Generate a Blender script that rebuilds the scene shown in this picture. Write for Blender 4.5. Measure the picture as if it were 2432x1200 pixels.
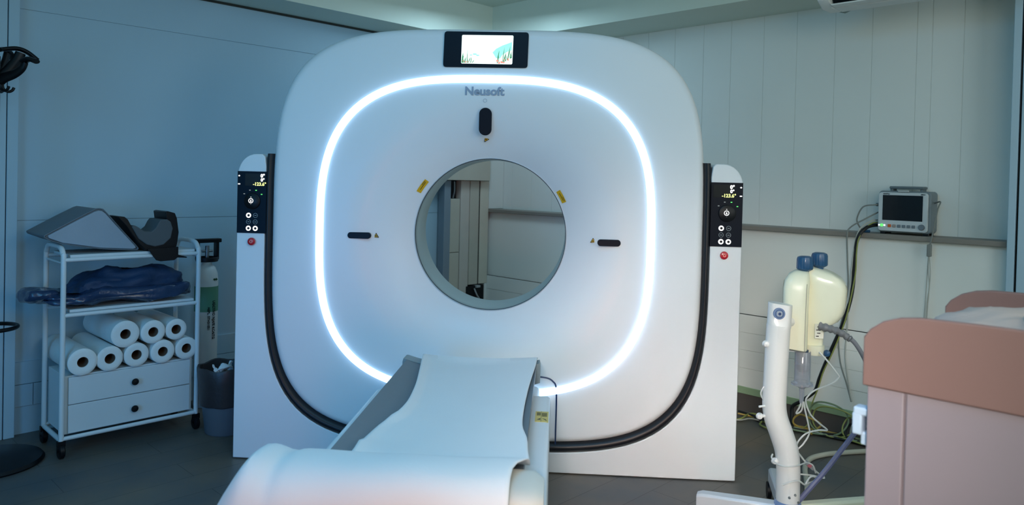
import bpy, bmesh, math, random
from math import sin, cos, pi, radians, atan2, sqrt
from mathutils import Vector, Matrix, noise
random.seed(7)
for o in list(bpy.data.objects): bpy.data.objects.remove(o)
S = bpy.context.scene
COL = S.collection

# ------------------------------------------------------------------ camera
cd = bpy.data.cameras.new('camera'); cam = bpy.data.objects.new('camera', cd); COL.objects.link(cam)
S.camera = cam
yaw, pit, rol = radians(3.53), radians(0.87), radians(1.37)
fwd = Vector((-sin(yaw)*cos(pit), cos(yaw)*cos(pit), -sin(pit)))
r0 = Vector((cos(yaw), sin(yaw), 0)); u0 = r0.cross(fwd)
rt = r0*cos(rol) + u0*sin(rol); up = -r0*sin(rol) + u0*cos(rol)
m3 = Matrix((rt, up, -fwd)).transposed()
cam.matrix_world = Matrix.Translation((0, 0, 1.31)) @ m3.to_4x4()
cd.sensor_width = 36; cd.lens = 1768/2432*36; cd.shift_y = -145/2432; cd.clip_start = 0.02
cd.dof.use_dof = True; cd.dof.focus_distance = 3.25; cd.dof.aperture_fstop = 3.6

# ------------------------------------------------------------------ world and lamps
S.view_settings.view_transform = 'Standard'; S.view_settings.look = 'None'
S.view_settings.gamma = 1; S.view_settings.use_curve_mapping = False
S.view_settings.exposure = 0.0
w = bpy.data.worlds.new('world'); S.world = w; w.use_nodes = True
w.node_tree.nodes['Background'].inputs[0].default_value = (0.25, 0.45, 0.7, 1)
w.node_tree.nodes['Background'].inputs[1].default_value = 0.15

def area(name, loc, target, size, power, col, sy=None, spread=180):
    l = bpy.data.lights.new(name, 'AREA'); l.energy = power; l.color = col
    l.shape = 'RECTANGLE'; l.size = size; l.size_y = sy or size; l.spread = radians(spread)
    o = bpy.data.objects.new(name, l); COL.objects.link(o); o.location = loc
    d = Vector(target) - Vector(loc); o.rotation_euler = d.to_track_quat('-Z', 'Y').to_euler()
    return o
LAMPS = [  # unseen sources; powers and tints fitted to the surface tones
    ('blue_room_lamp', (-2.4, 0.6, 2.35), (-1.3, 3.8, 0.8), 1.6, 14.7, (0.02, 0.51, 1.00)),
    ('neutral_ceiling_lamp', (1.0, -0.1, 2.35), (0.9, 3.2, 1.0), 1.4, 21.0, (1.00, 0.94, 0.75)),
    ('low_warm_lamp', (-0.3, -0.6, 0.5), (-0.3, 1.6, 0.42), 0.5, 1.15, (1.00, 0.20, 0.05), 42),  # warm light from behind the camera, set low and narrowed onto the sheet
    ('ceiling_panel_lamp', (-0.3, 1.6, 2.5), (-0.3, 2.2, 0), 1.0, 19.3, (0.08, 0.52, 1.00)),
    ('rear_fill_lamp', (-0.45, 4.6, 2.42), (-0.45, 4.75, 0), 0.6, 9.5, (0.54, 0.81, 1.00)),  # added fill, brightens the walls seen through the bore
    ('side_fill_lamp', (2.7, 0.4, 1.5), (1.2, 3.4, 0.7), 1.6, 29.3, (0.91, 1.00, 1.00)),  # added fill, no wall fitting; lifts the right side and lower scanner
    ('front_left_fill_lamp', (-1.4, -0.8, 1.4), (-0.8, 3.0, 0.9), 1.8, 5.6, (1.00, 0.91, 0.02)),  # added fill from the front left, no wall fitting there
    ('narrow_fill_lamp', (-0.1, -0.9, 1.75), (0.70, 3.3, 0.35), 0.4, 3.2, (1.00, 0.91, 0.84), 30),  # added narrow beam that brightens the lower right of the scanner base
    ('low_blue_fill_lamp', (-1.9, -0.6, 0.9), (-1.4, 3.4, 0.45), 1.0, 4.4, (0.02, 0.36, 1.00), 60),  # added blue fill for the lower left of the scanner base
]
for q in LAMPS: area(*q[:6], spread=q[6] if len(q) > 6 else 180)

# ------------------------------------------------------------------ materials
def lin(c):
    return tuple(((x/255/12.92) if x/255 <= 0.04045 else ((x/255+0.055)/1.055)**2.4) for x in c) + (1,)
MATS = {}
def mat(name, col, rough=0.5, metal=0.0, var=0.06, scale=9.0, bump=0.0, bscale=60.0, coat=0.0, trans=0.0, alpha=1.0, sheen=0.0, srgb=True, ior=1.45):
    if name in MATS: return MATS[name]
    m = bpy.data.materials.new(name); m.use_nodes = True; nt = m.node_tree; b = nt.nodes['Principled BSDF']
    c = lin(col) if srgb else tuple(col)+(1,)
    tc = nt.nodes.new('ShaderNodeTexCoord'); n = nt.nodes.new('ShaderNodeTexNoise'); n.inputs['Scale'].default_value = scale
    n.inputs['Detail'].default_value = 4
    nt.links.new(tc.outputs['Object'], n.inputs['Vector'])
    mx = nt.nodes.new('ShaderNodeMix'); mx.data_type = 'RGBA'
    mx.inputs[6].default_value = tuple(max(0, k*(1-var)) for k in c[:3]) + (1,)
    mx.inputs[7].default_value = tuple(min(1, k*(1+var)) for k in c[:3]) + (1,)
    nt.links.new(n.outputs['Fac'], mx.inputs[0]); nt.links.new(mx.outputs[2], b.inputs['Base Color'])
    b.inputs['Roughness'].default_value = rough; b.inputs['Metallic'].default_value = metal
    b.inputs['Coat Weight'].default_value = coat; b.inputs['Coat Roughness'].default_value = 0.15
    b.inputs['Transmission Weight'].default_value = trans; b.inputs['Alpha'].default_value = alpha
    b.inputs['IOR'].default_value = ior
    b.inputs['Sheen Weight'].default_value = sheen
    if bump:
        n2 = nt.nodes.new('ShaderNodeTexNoise'); n2.inputs['Scale'].default_value = bscale; n2.inputs['Detail'].default_value = 5
        nt.links.new(tc.outputs['Object'], n2.inputs['Vector'])
        bp = nt.nodes.new('ShaderNodeBump'); bp.inputs['Strength'].default_value = bump; bp.inputs['Distance'].default_value = 0.01
        nt.links.new(n2.outputs['Fac'], bp.inputs['Height']); nt.links.new(bp.outputs['Normal'], b.inputs['Normal'])
    MATS[name] = m; return m
def emis(name, col, strength):
    if name in MATS: return MATS[name]
    m = bpy.data.materials.new(name); m.use_nodes = True; nt = m.node_tree; b = nt.nodes['Principled BSDF']
    b.inputs['Base Color'].default_value = (0.02, 0.02, 0.02, 1)
    b.inputs['Emission Color'].default_value = tuple(col)+(1,); b.inputs['Emission Strength'].default_value = strength
    MATS[name] = m; return m

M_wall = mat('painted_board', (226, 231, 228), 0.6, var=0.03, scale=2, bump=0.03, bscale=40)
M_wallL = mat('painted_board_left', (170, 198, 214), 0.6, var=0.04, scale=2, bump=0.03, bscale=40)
M_line = mat('seam_dark', (50, 55, 52), 0.8)
M_ceil = mat('ceiling_paint', (214, 224, 212), 0.7, var=0.02)
M_shelf = mat('shelf_board', (134, 128, 120), 0.5, bump=0.05)
M_green = mat('green_strip', (150, 176, 140), 0.55)
M_skirt = mat('dark_skirting', (92, 86, 82), 0.6)
M_white = mat('gantry_white', (234, 237, 239), 0.42, var=0.01, coat=0.08)
M_bore = mat('bore_liner', (178, 196, 198), 0.3, var=0.01, coat=0.2)
M_black = mat('black_plastic', (11, 13, 18), 0.4, ior=1.35)
M_gloss = mat('black_glass', (8, 16, 30), 0.4, ior=1.25, var=0.02)
M_rubber = mat('dark_bumper', (20, 22, 28), 0.42, var=0.03)
M_grey = mat('grey_pad', (118, 128, 136), 0.42, var=0.04)
M_dgrey = mat('dark_grey_foam', (84, 90, 94), 0.75, var=0.06)
M_lgrey = mat('light_grey_plastic', (172, 178, 180), 0.4)
M_cloth = mat('white_sheet', (236, 238, 240), 0.85, var=0.015, bump=0.06, bscale=120, sheen=0.2)
M_paper = mat('white_paper', (226, 230, 230), 0.9, bump=0.15, bscale=150)
M_card = mat('cardboard_core', (110, 84, 68), 0.9)
M_tube = mat('white_enamel', (214, 222, 226), 0.3, coat=0.3, var=0.02)
M_draw = mat('drawer_laminate', (208, 216, 220), 0.4, var=0.02)
M_blue = mat('blue_gown_cloth', (24, 52, 86), 0.6, bump=0.7, bscale=16, var=0.15)
M_bluep = mat('blue_film', (38, 58, 90), 0.22, bump=0.9, bscale=22, coat=0.5, var=0.2)
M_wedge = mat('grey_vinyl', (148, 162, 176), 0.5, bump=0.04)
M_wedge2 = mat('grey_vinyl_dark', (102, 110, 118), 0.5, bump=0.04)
M_yel = mat('yellow_label', (226, 176, 30), 0.5)
M_yel2 = mat('pale_yellow_label', (222, 200, 120), 0.5)
M_logo = mat('logo_grey', (146, 160, 180), 0.5)
M_red = mat('red_button', (196, 22, 40), 0.3, coat=0.4)
M_cream = mat('cream_plastic', (232, 232, 208), 0.34, coat=0.3, var=0.02)
M_pole = mat('pole_white', (226, 226, 224), 0.28, coat=0.3, var=0.01)
M_cap = mat('navy_cap', (34, 78, 116), 0.35, coat=0.3)
M_clear = mat('clear_plastic', (225, 230, 240), 0.12, trans=0.75, coat=0.3)
M_tubing = mat('clear_tubing', (228, 230, 226), 0.3, trans=0.25)
M_trolley_dim = mat('trolley_plastic_dim', (150, 138, 146), 0.55, var=0.02)  # dim warm light on the trolley is put into this and the guard colour
M_guard_dim = mat('trolley_guard_dim', (136, 106, 100), 0.6, var=0.03)
M_metal = mat('brushed_metal', (150, 156, 160), 0.3, metal=0.9)
M_cyl = mat('cylinder_white', (206, 212, 212), 0.45)
M_cgreen = mat('cylinder_green', (86, 140, 112), 0.5)
M_bag = mat('brown_bin_bag', (52, 48, 50), 0.4, bump=0.4, bscale=18)
M_bin = mat('grey_bin', (96, 106, 116), 0.5)
M_monf = mat('monitor_face', (196, 204, 208), 0.45)
M_monb = mat('monitor_shell', (118, 130, 136), 0.45)
M_screen = mat('dark_screen', (16, 24, 32), 0.15)
M_key = mat('monitor_key', (110, 122, 132), 0.5)
M_orange = mat('orange_key', (210, 100, 40), 0.5)
M_led = emis('light_ring_glow', (0.42, 0.67, 1.0), 3.6)
M_scr = emis('display_glow', (0.80, 1.0, 0.96), 1.5)
M_ind = emis('indicator_white', (1, 1, 1), 1.3)
M_indd = emis('indicator_dim', (0.6, 0.7, 0.7), 0.35)
M_indg = emis('indicator_green', (0.15, 1.0, 0.2), 1.1)
M_indy = emis('indicator_yellow', (0.93, 1.0, 0.35), 1.2)
M_plant = emis('screen_leaf_green', (0.06, 0.32, 0.14), 1.0)
M_teal = emis('screen_teal', (0.34, 0.88, 0.80), 1.15)
M_coral = emis('screen_coral', (0.95, 0.34, 0.24), 1.0)

# floor
M_floor = bpy.data.materials.new('floor_vinyl'); M_floor.use_nodes = True
nt = M_floor.node_tree; b = nt.nodes['Principled BSDF']
tc = nt.nodes.new('ShaderNodeTexCoord'); mp = nt.nodes.new('ShaderNodeMapping'); nt.links.new(tc.outputs['Object'], mp.inputs[0])
n = nt.nodes.new('ShaderNodeTexNoise'); n.inputs['Scale'].default_value = 2.2; n.inputs['Detail'].default_value = 6; nt.links.new(mp.outputs[0], n.inputs['Vector'])
cr = nt.nodes.new('ShaderNodeValToRGB'); nt.links.new(n.outputs['Fac'], cr.inputs[0])
cr.color_ramp.elements[0].position = 0.35; cr.color_ramp.elements[0].color = lin((80, 86, 90))
cr.color_ramp.elements[1].position = 0.68; cr.color_ramp.elements[1].color = lin((116, 104, 90))
bk = nt.nodes.new('ShaderNodeTexBrick'); bk.inputs['Scale'].default_value = 1.0
bk.inputs['Brick Width'].default_value = 0.9; bk.inputs['Row Height'].default_value = 0.18; bk.inputs['Mortar Size'].default_value = 0.0015
bk.inputs['Color1'].default_value = (1, 1, 1, 1); bk.inputs['Color2'].default_value = (0.86, 0.86, 0.86, 1); bk.inputs['Mortar'].default_value = (0.35, 0.35, 0.35, 1)
nt.links.new(mp.outputs[0], bk.inputs['Vector'])
mx = nt.nodes.new('ShaderNodeMix'); mx.data_type = 'RGBA'; mx.blend_type = 'MULTIPLY'; mx.inputs[0].default_value = 1
nt.links.new(cr.outputs[0], mx.inputs[6]); nt.links.new(bk.outputs[0], mx.inputs[7]); nt.links.new(mx.outputs[2], b.inputs['Base Color'])
b.inputs['Roughness'].default_value = 0.45

# ------------------------------------------------------------------ mesh helpers
class MB:
    def __init__(s): s.v = []; s.f = []
    def add(s, vs, fs):
        k = len(s.v); s.v += [tuple(p) for p in vs]; s.f += [tuple(i+k for i in f) for f in fs]; return s
    def box(s, x0, x1, y0, y1, z0, z1):
        vs = [(x, y, z) for x in (x0, x1) for y in (y0, y1) for z in (z0, z1)]
        return s.add(vs, [(0, 1, 3, 2), (4, 6, 7, 5), (0, 4, 5, 1), (2, 3, 7, 6), (0, 2, 6, 4), (1, 5, 7, 3)])
    def loft(s, rings, closed=True, cap=True):
        n = len(rings[0]); vs = [p for r in rings for p in r]; fs = []
        for i in range(len(rings)-1):
            for j in range(n if closed else n-1):
                a = i*n+j; b_ = i*n+(j+1) % n
                fs.append((a, b_, b_+n, a+n))
        if cap and closed:
            fs.append(tuple(range(n))[::-1]); fs.append(tuple(range((len(rings)-1)*n, len(rings)*n)))
        return s.add(vs, fs)
    def prism(s, poly, axis, a, b):
        def P(q, t):
            return (t, q[0], q[1]) if axis == 'x' else (q[0], t, q[1]) if axis == 'y' else (q[0], q[1], t)
        return s.loft([[P(q, a) for q in poly], [P(q, b) for q in poly]])
    def tube(s, pts, r, n=10, smooth=True, cap=True, rr=None):
        pts = [Vector(p) for p in pts]
        if smooth and len(pts) > 2: pts = catmull(pts)
        rings = []; t = (pts[1]-pts[0]).normalized()
        nrm = t.orthogonal().normalized()
        for i, p in enumerate(pts):
            t2 = (pts[min(i+1, len(pts)-1)]-pts[max(i-1, 0)])
            if t2.length < 1e-9: t2 = t
            t2 = t2.normalized(); nrm = (nrm - t2*nrm.dot(t2)); nrm = nrm.normalized() if nrm.length > 1e-6 else t2.orthogonal().normalized()
            t = t2; bn = t.cross(nrm)
            rad = r if rr is None else rr(i/(len(pts)-1))
            rings.append([p + nrm*cos(2*pi*k/n)*rad + bn*sin(2*pi*k/n)*rad for k in range(n)])
        return s.loft(rings, cap=cap)
    def rod(s, a, b, r, r2=None, n=24):
        return s.tube([a, b], r, n, False, rr=(None if r2 is None else (lambda t: r+(r2-r)*t)))
    def lathe(s, c, prof, n=40, axis='z'):
        rings = []
        for (r, h) in prof:
            ring = []
            for k in range(n):
                x, y = r*cos(2*pi*k/n), r*sin(2*pi*k/n)
                p = (x, y, h) if axis == 'z' else (x, h, y) if axis == 'y' else (h, x, y)
                ring.append((c[0]+p[0], c[1]+p[1], c[2]+p[2]))
            rings.append(ring)
        return s.loft(rings, cap=False)
    def build(s, name, m, parent=None, smooth=False, bevel=0, seg=3, sub=0, loc=None):
        me = bpy.data.meshes.new(name); me.from_pydata(s.v, [], s.f); me.validate()
        bm = bmesh.new(); bm.from_mesh(me); bmesh.ops.recalc_face_normals(bm, faces=bm.faces); bm.to_mesh(me); bm.free()
        me.materials.append(m); o = bpy.data.objects.new(name, me); COL.objects.link(o)
        if parent: o.parent = parent
        if loc: o.location = loc
        if bevel:
            bv = o.modifiers.new('bevel', 'BEVEL'); bv.width = bevel; bv.segments = seg; bv.limit_method = 'ANGLE'; bv.angle_limit = radians(35)
        if sub:
            sb = o.modifiers.new('sub', 'SUBSURF'); sb.levels = sub; sb.render_levels = sub
        if smooth or bevel or sub:
            for p in me.polygons: p.use_smooth = True
            if not sub:
                try: me.set_sharp_from_angle(angle=radians(40))
                except Exception: pass
        return o
def catmull(P, k=6):
    out = []
    for i in range(len(P)-1):
        p0 = P[max(i-1, 0)]; p1 = P[i]; p2 = P[i+1]; p3 = P[min(i+2, len(P)-1)]
        for j in range(k):
            t = j/k
            out.append(0.5*((2*p1)+(-p0+p2)*t+(2*p0-5*p1+4*p2-p3)*t*t+(-p0+3*p1-3*p2+p3)*t**3))
    out.append(P[-1]); return out
def thing(name, label, cat, loc=(0, 0, 0), rz=0, group=None):
    o = bpy.data.objects.new(name, None); COL.objects.link(o); o.location = loc; o.rotation_euler = (0, 0, rz)
    o['label'] = label; o['category'] = cat
    if group: o['group'] = group
    o.empty_display_size = 0.1
    return o
def tag(o, label, cat, group=None, kind=None):
    o['label'] = label; o['category'] = cat
    if group: o['group'] = group
    if kind: o['kind'] = kind
    return o
def rrect(x0, x1, z0, z1, r, n=6):
    out = []
    for cx, cz, a0 in ((x1-r, z1-r, 0), (x0+r, z1-r, 90), (x0+r, z0+r, 180), (x1-r, z0+r, 270)):
        for k in range(n+1):
            a = radians(a0+90*k/n); out.append((cx+r*cos(a), cz+r*sin(a)))
    return out
def circ(cx, cz, r, n=24): return [(cx+r*cos(2*pi*k/n), cz+r*sin(2*pi*k/n)) for k in range(n)]
def se(th, a, b, n):
    c, s_ = abs(cos(th)), abs(sin(th)); return ((c/a)**n+(s_/b)**n)**(-1.0/n)
def text(name, body, size, m, parent, loc, rot, depth=0.0008, bold=0.0, sx=1.0):
    cu = bpy.data.curves.new(name, 'FONT'); cu.body = body; cu.size = size; cu.extrude = depth; cu.offset = bold
    cu.resolution_u = 3
    tmp = bpy.data.objects.new(name+'_t', cu); COL.objects.link(tmp)
    bpy.context.view_layer.update()
    me = bpy.data.meshes.new_from_object(tmp.evaluated_get(bpy.context.evaluated_depsgraph_get()))
    bpy.data.objects.remove(tmp)
    xs = [v.co.x for v in me.vertices]; cx = (min(xs)+max(xs))/2
    ys = [v.co.y for v in me.vertices]; cy = (min(ys)+max(ys))/2
    for v in me.vertices: v.co.x = (v.co.x-cx)*sx; v.co.y -= cy
    me.materials.clear(); me.materials.append(m)
    o = bpy.data.objects.new(name, me); COL.objects.link(o); o.parent = parent; o.location = loc; o.rotation_euler = rot
    return o

# ------------------------------------------------------------------ room frame: origin at the far corner,
# a runs along the left wall towards the camera, b along the right wall towards the camera
K = Vector((-0.597, 5.858, 0)); ROT = atan2(-0.75813434, -0.6520984)
KA = Vector((-0.6520984, -0.75813434, 0)); KB = Vector((0.75813434, -0.6520984, 0))
def RW(a, b_, z=0.0): return K + KA*a + KB*b_ + Vector((0, 0, z))
def struct(name, mb, m, **kw):
    o = mb.build(name, m, **kw); o.location = K; o.rotation_euler = (0, 0, ROT); o['kind'] = 'structure'; return o
def rthing(name, label, cat, a, b_, z=0.0, group=None, rz=0.0): return thing(name, label, cat, RW(a, b_, z), ROT+rz, group)

L = 6.2
struct('floor', MB().box(-0.3, L, -0.3, L, -0.08, 0), M_floor)
struct('ceiling', MB().box(-0.3, L, -0.3, L, 2.57, 2.65), M_ceil)
wl = MB().box(-0.3, L, -0.12, -0.006, 0, 2.57)
for z0, z1 in ((0.357, 1.053), (1.056, 2.088), (2.091, 2.57)):
    wl.box(-0.16, 3.14, -0.01, 0, z0, z1)
wl.box(0.40, 3.14, -0.01, 0.012, 0.247, 0.357)
for a0, a1 in ((0.40, 3.053), (3.056, 3.14)):
    wl.box(a0, a1, -0.01, 0.012, 0.137, 0.244)
wl.box(0.40, 3.14, -0.01, 0.006, 0, 0.135)
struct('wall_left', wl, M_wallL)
wr = MB().box(-0.3, -0.1625, -0.12, L, 0, 2.57)
bs = [-0.01, 0.17, 0.38, 0.59, 0.795, 1.0, 1.21, 1.419, 1.624, 1.833, 2.022, 2.234, 2.434, 2.651, 2.847, 3.067, 3.139, 3.281, 3.53]
for i in range(len(bs)-1): wr.box(-0.17, -0.16, bs[i]+0.0015, bs[i+1]-0.0015, 1.07, 2.33)
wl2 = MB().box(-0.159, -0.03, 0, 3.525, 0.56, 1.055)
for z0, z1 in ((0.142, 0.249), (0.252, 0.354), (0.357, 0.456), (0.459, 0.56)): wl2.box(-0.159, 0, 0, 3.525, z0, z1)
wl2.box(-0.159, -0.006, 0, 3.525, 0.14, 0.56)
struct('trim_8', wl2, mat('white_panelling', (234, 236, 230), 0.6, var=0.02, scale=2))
struct('wall_right', wr, M_wall)
struct('trim_1', MB().box(-0.17, 0.004, 0, 3.525, 0.1, 0.142), M_green, bevel=0.003)
struct('baseboard_right', MB().box(-0.17, -0.002, 0, 3.525, 0, 0.1), M_skirt)
struct('trim_2', MB().box(-0.165, 0.006, 0, 3.527, 1.055, 1.08), M_shelf, bevel=0.003)
# bulkheads under the ceiling
struct('trim_3', MB().box(-0.2, 0.26, -0.1, L, 2.32, 2.57), M_ceil)
struct('trim_4', MB().box(0.26, L, -0.1, 0.34, 2.31, 2.57), M_ceil)
struct('trim_5', MB().box(-0.1, 3.14, 0.0, 0.006, 2.296, 2.309), M_line)
struct('wall_back', MB().box(L, L+0.1, -0.3, L+0.1, 0, 2.57), M_wall)
struct('wall_front', MB().box(-0.3, L, L, L+0.1, 0, 2.57), M_wall)
# door frames at both ends of the visible walls
d1 = MB().box(0.0, 0.035, 3.525, 3.556, 0, 2.32); d1.box(-0.2, 0.0, 3.525, 3.9, 0, 2.32)
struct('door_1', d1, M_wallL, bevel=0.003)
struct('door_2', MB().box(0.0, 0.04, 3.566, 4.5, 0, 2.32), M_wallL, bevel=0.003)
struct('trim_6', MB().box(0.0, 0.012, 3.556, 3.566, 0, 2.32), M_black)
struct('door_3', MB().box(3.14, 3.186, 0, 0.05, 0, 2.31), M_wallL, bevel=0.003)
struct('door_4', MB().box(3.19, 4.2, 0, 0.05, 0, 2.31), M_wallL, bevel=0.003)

# ------------------------------------------------------------------ ducting on the left wall, seen through the bore
struct('trim_7', MB().box(-0.158, 0.0, 0.001, 0.078, 1.082, 2.30).box(0.002, 0.03, 0.001, 0.078, 0, 1.05), M_wall, bevel=0.002)
t = rthing('pipe_boxing', 'beige wall boxing with vertical channels and pipe seen through the scanner bore', 'boxing', 0.2, 0.0)
M_beige = mat('beige_board', (196, 190, 176), 0.6)
M_bg2 = mat('beige_board_pale', (204, 196, 186), 0.6); M_bg3 = mat('beige_board_light', (214, 208, 192), 0.6)
def pbx(a0, a1, b1, z0, z1, nm, m, **kw): MB().box(a0-0.2, a1-0.2, 0.014, b1, z0, z1).build(nm, m, t, bevel=0.003, **kw)
pbx(0.035, 0.95, 0.125, 1.300, 2.28, 'header_box', M_beige)
pbx(0.400, 0.462, 0.085, 0.0, 1.298, 'steel_channel', mat('blue_grey_channel', (128, 142, 154), 0.4))
pbx(0.295, 0.395, 0.07, 0.757, 1.16, 'channel_cover', M_beige)
pbx(0.295, 0.395, 0.07, 0.0, 0.753, 'channel_cover', M_beige)
pbx(0.305, 0.385, 0.03, 1.162, 1.298, 'channel_opening', M_black)
MB().tube([(0.14, 0.05, 1.29), (0.138, 0.05, 1.22), (0.144, 0.04, 1.165)], 0.008, 8).build('pipe', M_metal, t)
pbx(0.202, 0.290, 0.075, 0.0, 1.298, 'panel_strip', M_bg2)
pbx(0.106, 0.198, 0.08, 0.50, 1.298, 'panel_strip', M_beige)
pbx(0.004, 0.092, 0.08, 0.50, 1.298, 'panel_strip', M_bg3)
MB().tube([(0.099-0.2, 0.07, 1.297), (0.099-0.2, 0.07, 0.50)], 0.006, 8, False).build('pipe', M_black, t)
t = rthing('socket_box', 'dark socket box with cables low on the wall behind the scanner', 'socket box', 0.13, 0.014, 0.27)
MB().box(-0.09, 0.09, 0.0, 0.07, 0.0, 0.22).build('housing', M_black, t, bevel=0.004)
MB().tube([(0.02, 0.08, 0.2), (0.0, 0.09, 0.15), (-0.04, 0.085, 0.1), (-0.05, 0.08, 0.03)], 0.006, 8).build('cable', M_lgrey, t)
MB().box(-0.04, 0.0, 0.0, 0.085, 0.205, 0.222).build('latch', M_lgrey, t)

# ------------------------------------------------------------------ CT scanner gantry
G = thing('ct_scanner', 'large white scanner gantry with round bore and glowing light ring', 'scanner', (-0.327, 3.6, 0))
GX, GY = -0.327, 3.6
def gb(mb, name, m, **kw):   # world coordinates -> local of the scanner
    mb.v = [(x-GX, y-GY, z) for x, y, z in mb.v]
    return mb.build(name, m, G, **kw)
NT = 256
TH = [2*pi*k/NT for k in range(NT)]
OC = (-0.329, 1.058); BC = (-0.3095, 1.0555); LC = (-0.3305, 1.055)
YF = 3.32; RB = 0.3545
def ring(cx, cz, rad, y): return [(cx+rad(t_)*cos(t_), y(t_) if callable(y) else y, cz+rad(t_)*sin(t_)) for t_ in TH]
def outer(t_): return se(t_, 0.976, 0.927, 4)
def face_y(x, z):
    r = sqrt((x-BC[0])**2+(z-BC[1])**2)
    return YF + (0.115*((0.69-r)/0.3355)**2.3 if r < 0.69 else 0)
rings = []
rings.append(ring(*OC, lambda t_: outer(t_)*0.985, 4.10))
rings.append(ring(*OC, lambda t_: outer(t_)*0.995, 4.0))
for a in range(0, 91, 15):
    rings.append(ring(*OC, lambda t_: outer(t_)-0.035*(1-cos(radians(a))), YF+0.035*(1-sin(radians(a)))))
led_w = 0.0175
def led(t_): return se(t_, 0.746, 0.704, 3)
NSTEP = 34
for i in range(1, NSTEP+1):
    f = i/NSTEP; rg = []
    for t_ in TH:
        o_ = Vector((OC[0]+(outer(t_)-0.035)*cos(t_), OC[1]+(outer(t_)-0.035)*sin(t_)))
        q = Vector((BC[0]+RB*cos(t_), BC[1]+RB*sin(t_)))
        p = o_.lerp(q, f); rg.append((p.x, face_y(p.x, p.y), p.y))
    rings.append(rg)
mb = MB().loft(rings, cap=False)
gb(mb, 'front_cover', M_white, smooth=True)
# rim and bore tunnel
rg = [ring(*BC, lambda t_: r, y) for r, y in ((0.3545, 3.435), (0.354, 3.431), (0.3525, 3.431), (0.3515, 3.436), (0.3515, 3.440))]
gb(MB().loft(rg, cap=False), 'rim_ring', mat('rim_grey', (196, 206, 210), 0.3), smooth=True)
rg = [ring(*BC, lambda t_: r, y) for r, y in ((0.3515, 3.440), (0.3490, 3.440), (0.3490, 3.446))]
gb(MB().loft(rg, cap=False), 'rim_groove', mat('groove_dark', (60, 74, 84), 0.5), smooth=True)
rg = [ring(*BC, lambda t_: r, y) for r, y in ((0.3490, 3.446), (0.3505, 3.452), (0.350, 3.50), (0.3495, 3.71), (0.36, 3.76), (0.45, 3.9), (0.6, 4.0), (0.8, 4.06))]
gb(MB().loft(rg, cap=False), 'bore_liner', M_bore, smooth=True)
rg = [ring(*BC, lambda t_: 0.8, 4.06), ring(*OC, lambda t_: outer(t_)*0.985, 4.10)]
gb(MB().loft(rg, cap=False), 'rear_cover', M_white, smooth=True)
# light ring: slightly domed diffuser strip
rg = []
for k in range(9):
    a = pi*k/8
    rg.append([(LC[0]+(led(t_)-led_w*cos(a))*cos(t_), YF-0.017*sin(a)+0.0005, LC[1]+(led(t_)-led_w*cos(a))*sin(t_)) for t_ in TH])
gb(MB().loft(rg, cap=False), 'light_ring', M_led, smooth=True)
# base cover with both pedestals: a U-shaped plate round the front cover
def hole(a): return se(a, 1.003, 0.967, 4)
ztop = 1.402
aR = None
poly = [(-1.463, 0.004), ]
poly += [(-1.463, 1.30)] + [(-1.463+0.085-0.085*cos(radians(k)), ztop-0.1+0.1*sin(radians(k))) for k in range(0, 91, 10)]
angs = [radians(d) for d in range(158, 383, 2)]
pts = []
for a in angs:
    r = hole(a); pts.append((OC[0]+r*cos(a), OC[1]+r*sin(a)))
pts = [p for p in pts if p[1] < ztop-0.03]
pl = pts[0]; pr = pts[-1]
poly += [(pl[0]-0.02, ztop), (pl[0]-0.006, ztop-0.012)] + pts + [(pr[0]+0.006, ztop-0.012), (pr[0]+0.02, ztop)]
poly += [(0.811-0.085+0.085*sin(radians(k)), ztop-0.1+0.1*cos(radians(k))) for k in range(0, 91, 10)] + [(0.811, 1.30), (0.811, 0.004)]
mb = MB().prism(poly, 'y', YF, 3.78)
gb(mb, 'base_cover', M_white, bevel=0.004, seg=2)
# dark bumper strip between base and front cover
mb = MB(); rg = []
band = [radians(d) for d in range(156, 386, 2)]
sec = []
for k in range(9):
    q = k/8
    rr_ = []
    for a in band:
        ro = hole(a)+0.001; ri = outer(a)-0.004
        r = ri+(ro-ri)*q
        rr_.append((OC[0]+r*cos(a), YF+0.012-0.02*sin(pi*q)**0.7, min(1.405, OC[1]+r*sin(a))))
    sec.append(rr_)
back = [[(x, 3.76, z) for x, y, z in sec[-1]], [(x, 3.76, z) for x, y, z in sec[0]]]
mb.loft(sec+back+[sec[0]], closed=False, cap=False)
gb(mb, 'bumper_strip', M_rubber, smooth=True)
# arch seam where the table carriage docks
mb = MB().tube([(-0.668, YF-0.004, 0.135), (-0.668, YF-0.004, 0.2), (-0.668, YF-0.004, 0.37), (-0.655, YF-0.004, 0.41), (-0.62, YF-0.004, 0.43), (-0.5, YF-0.004, 0.433), (-0.2, YF-0.004, 0.433),
                (-0.05, YF-0.004, 0.433), (0.0, YF-0.004, 0.415), (0.015, YF-0.004, 0.37), (0.016, YF-0.004, 0.2), (0.016, YF-0.004, 0.135)], 0.0035, 8)
gb(mb, 'dock_seam', mat('seam_navy', (34, 56, 92), 0.4))
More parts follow.
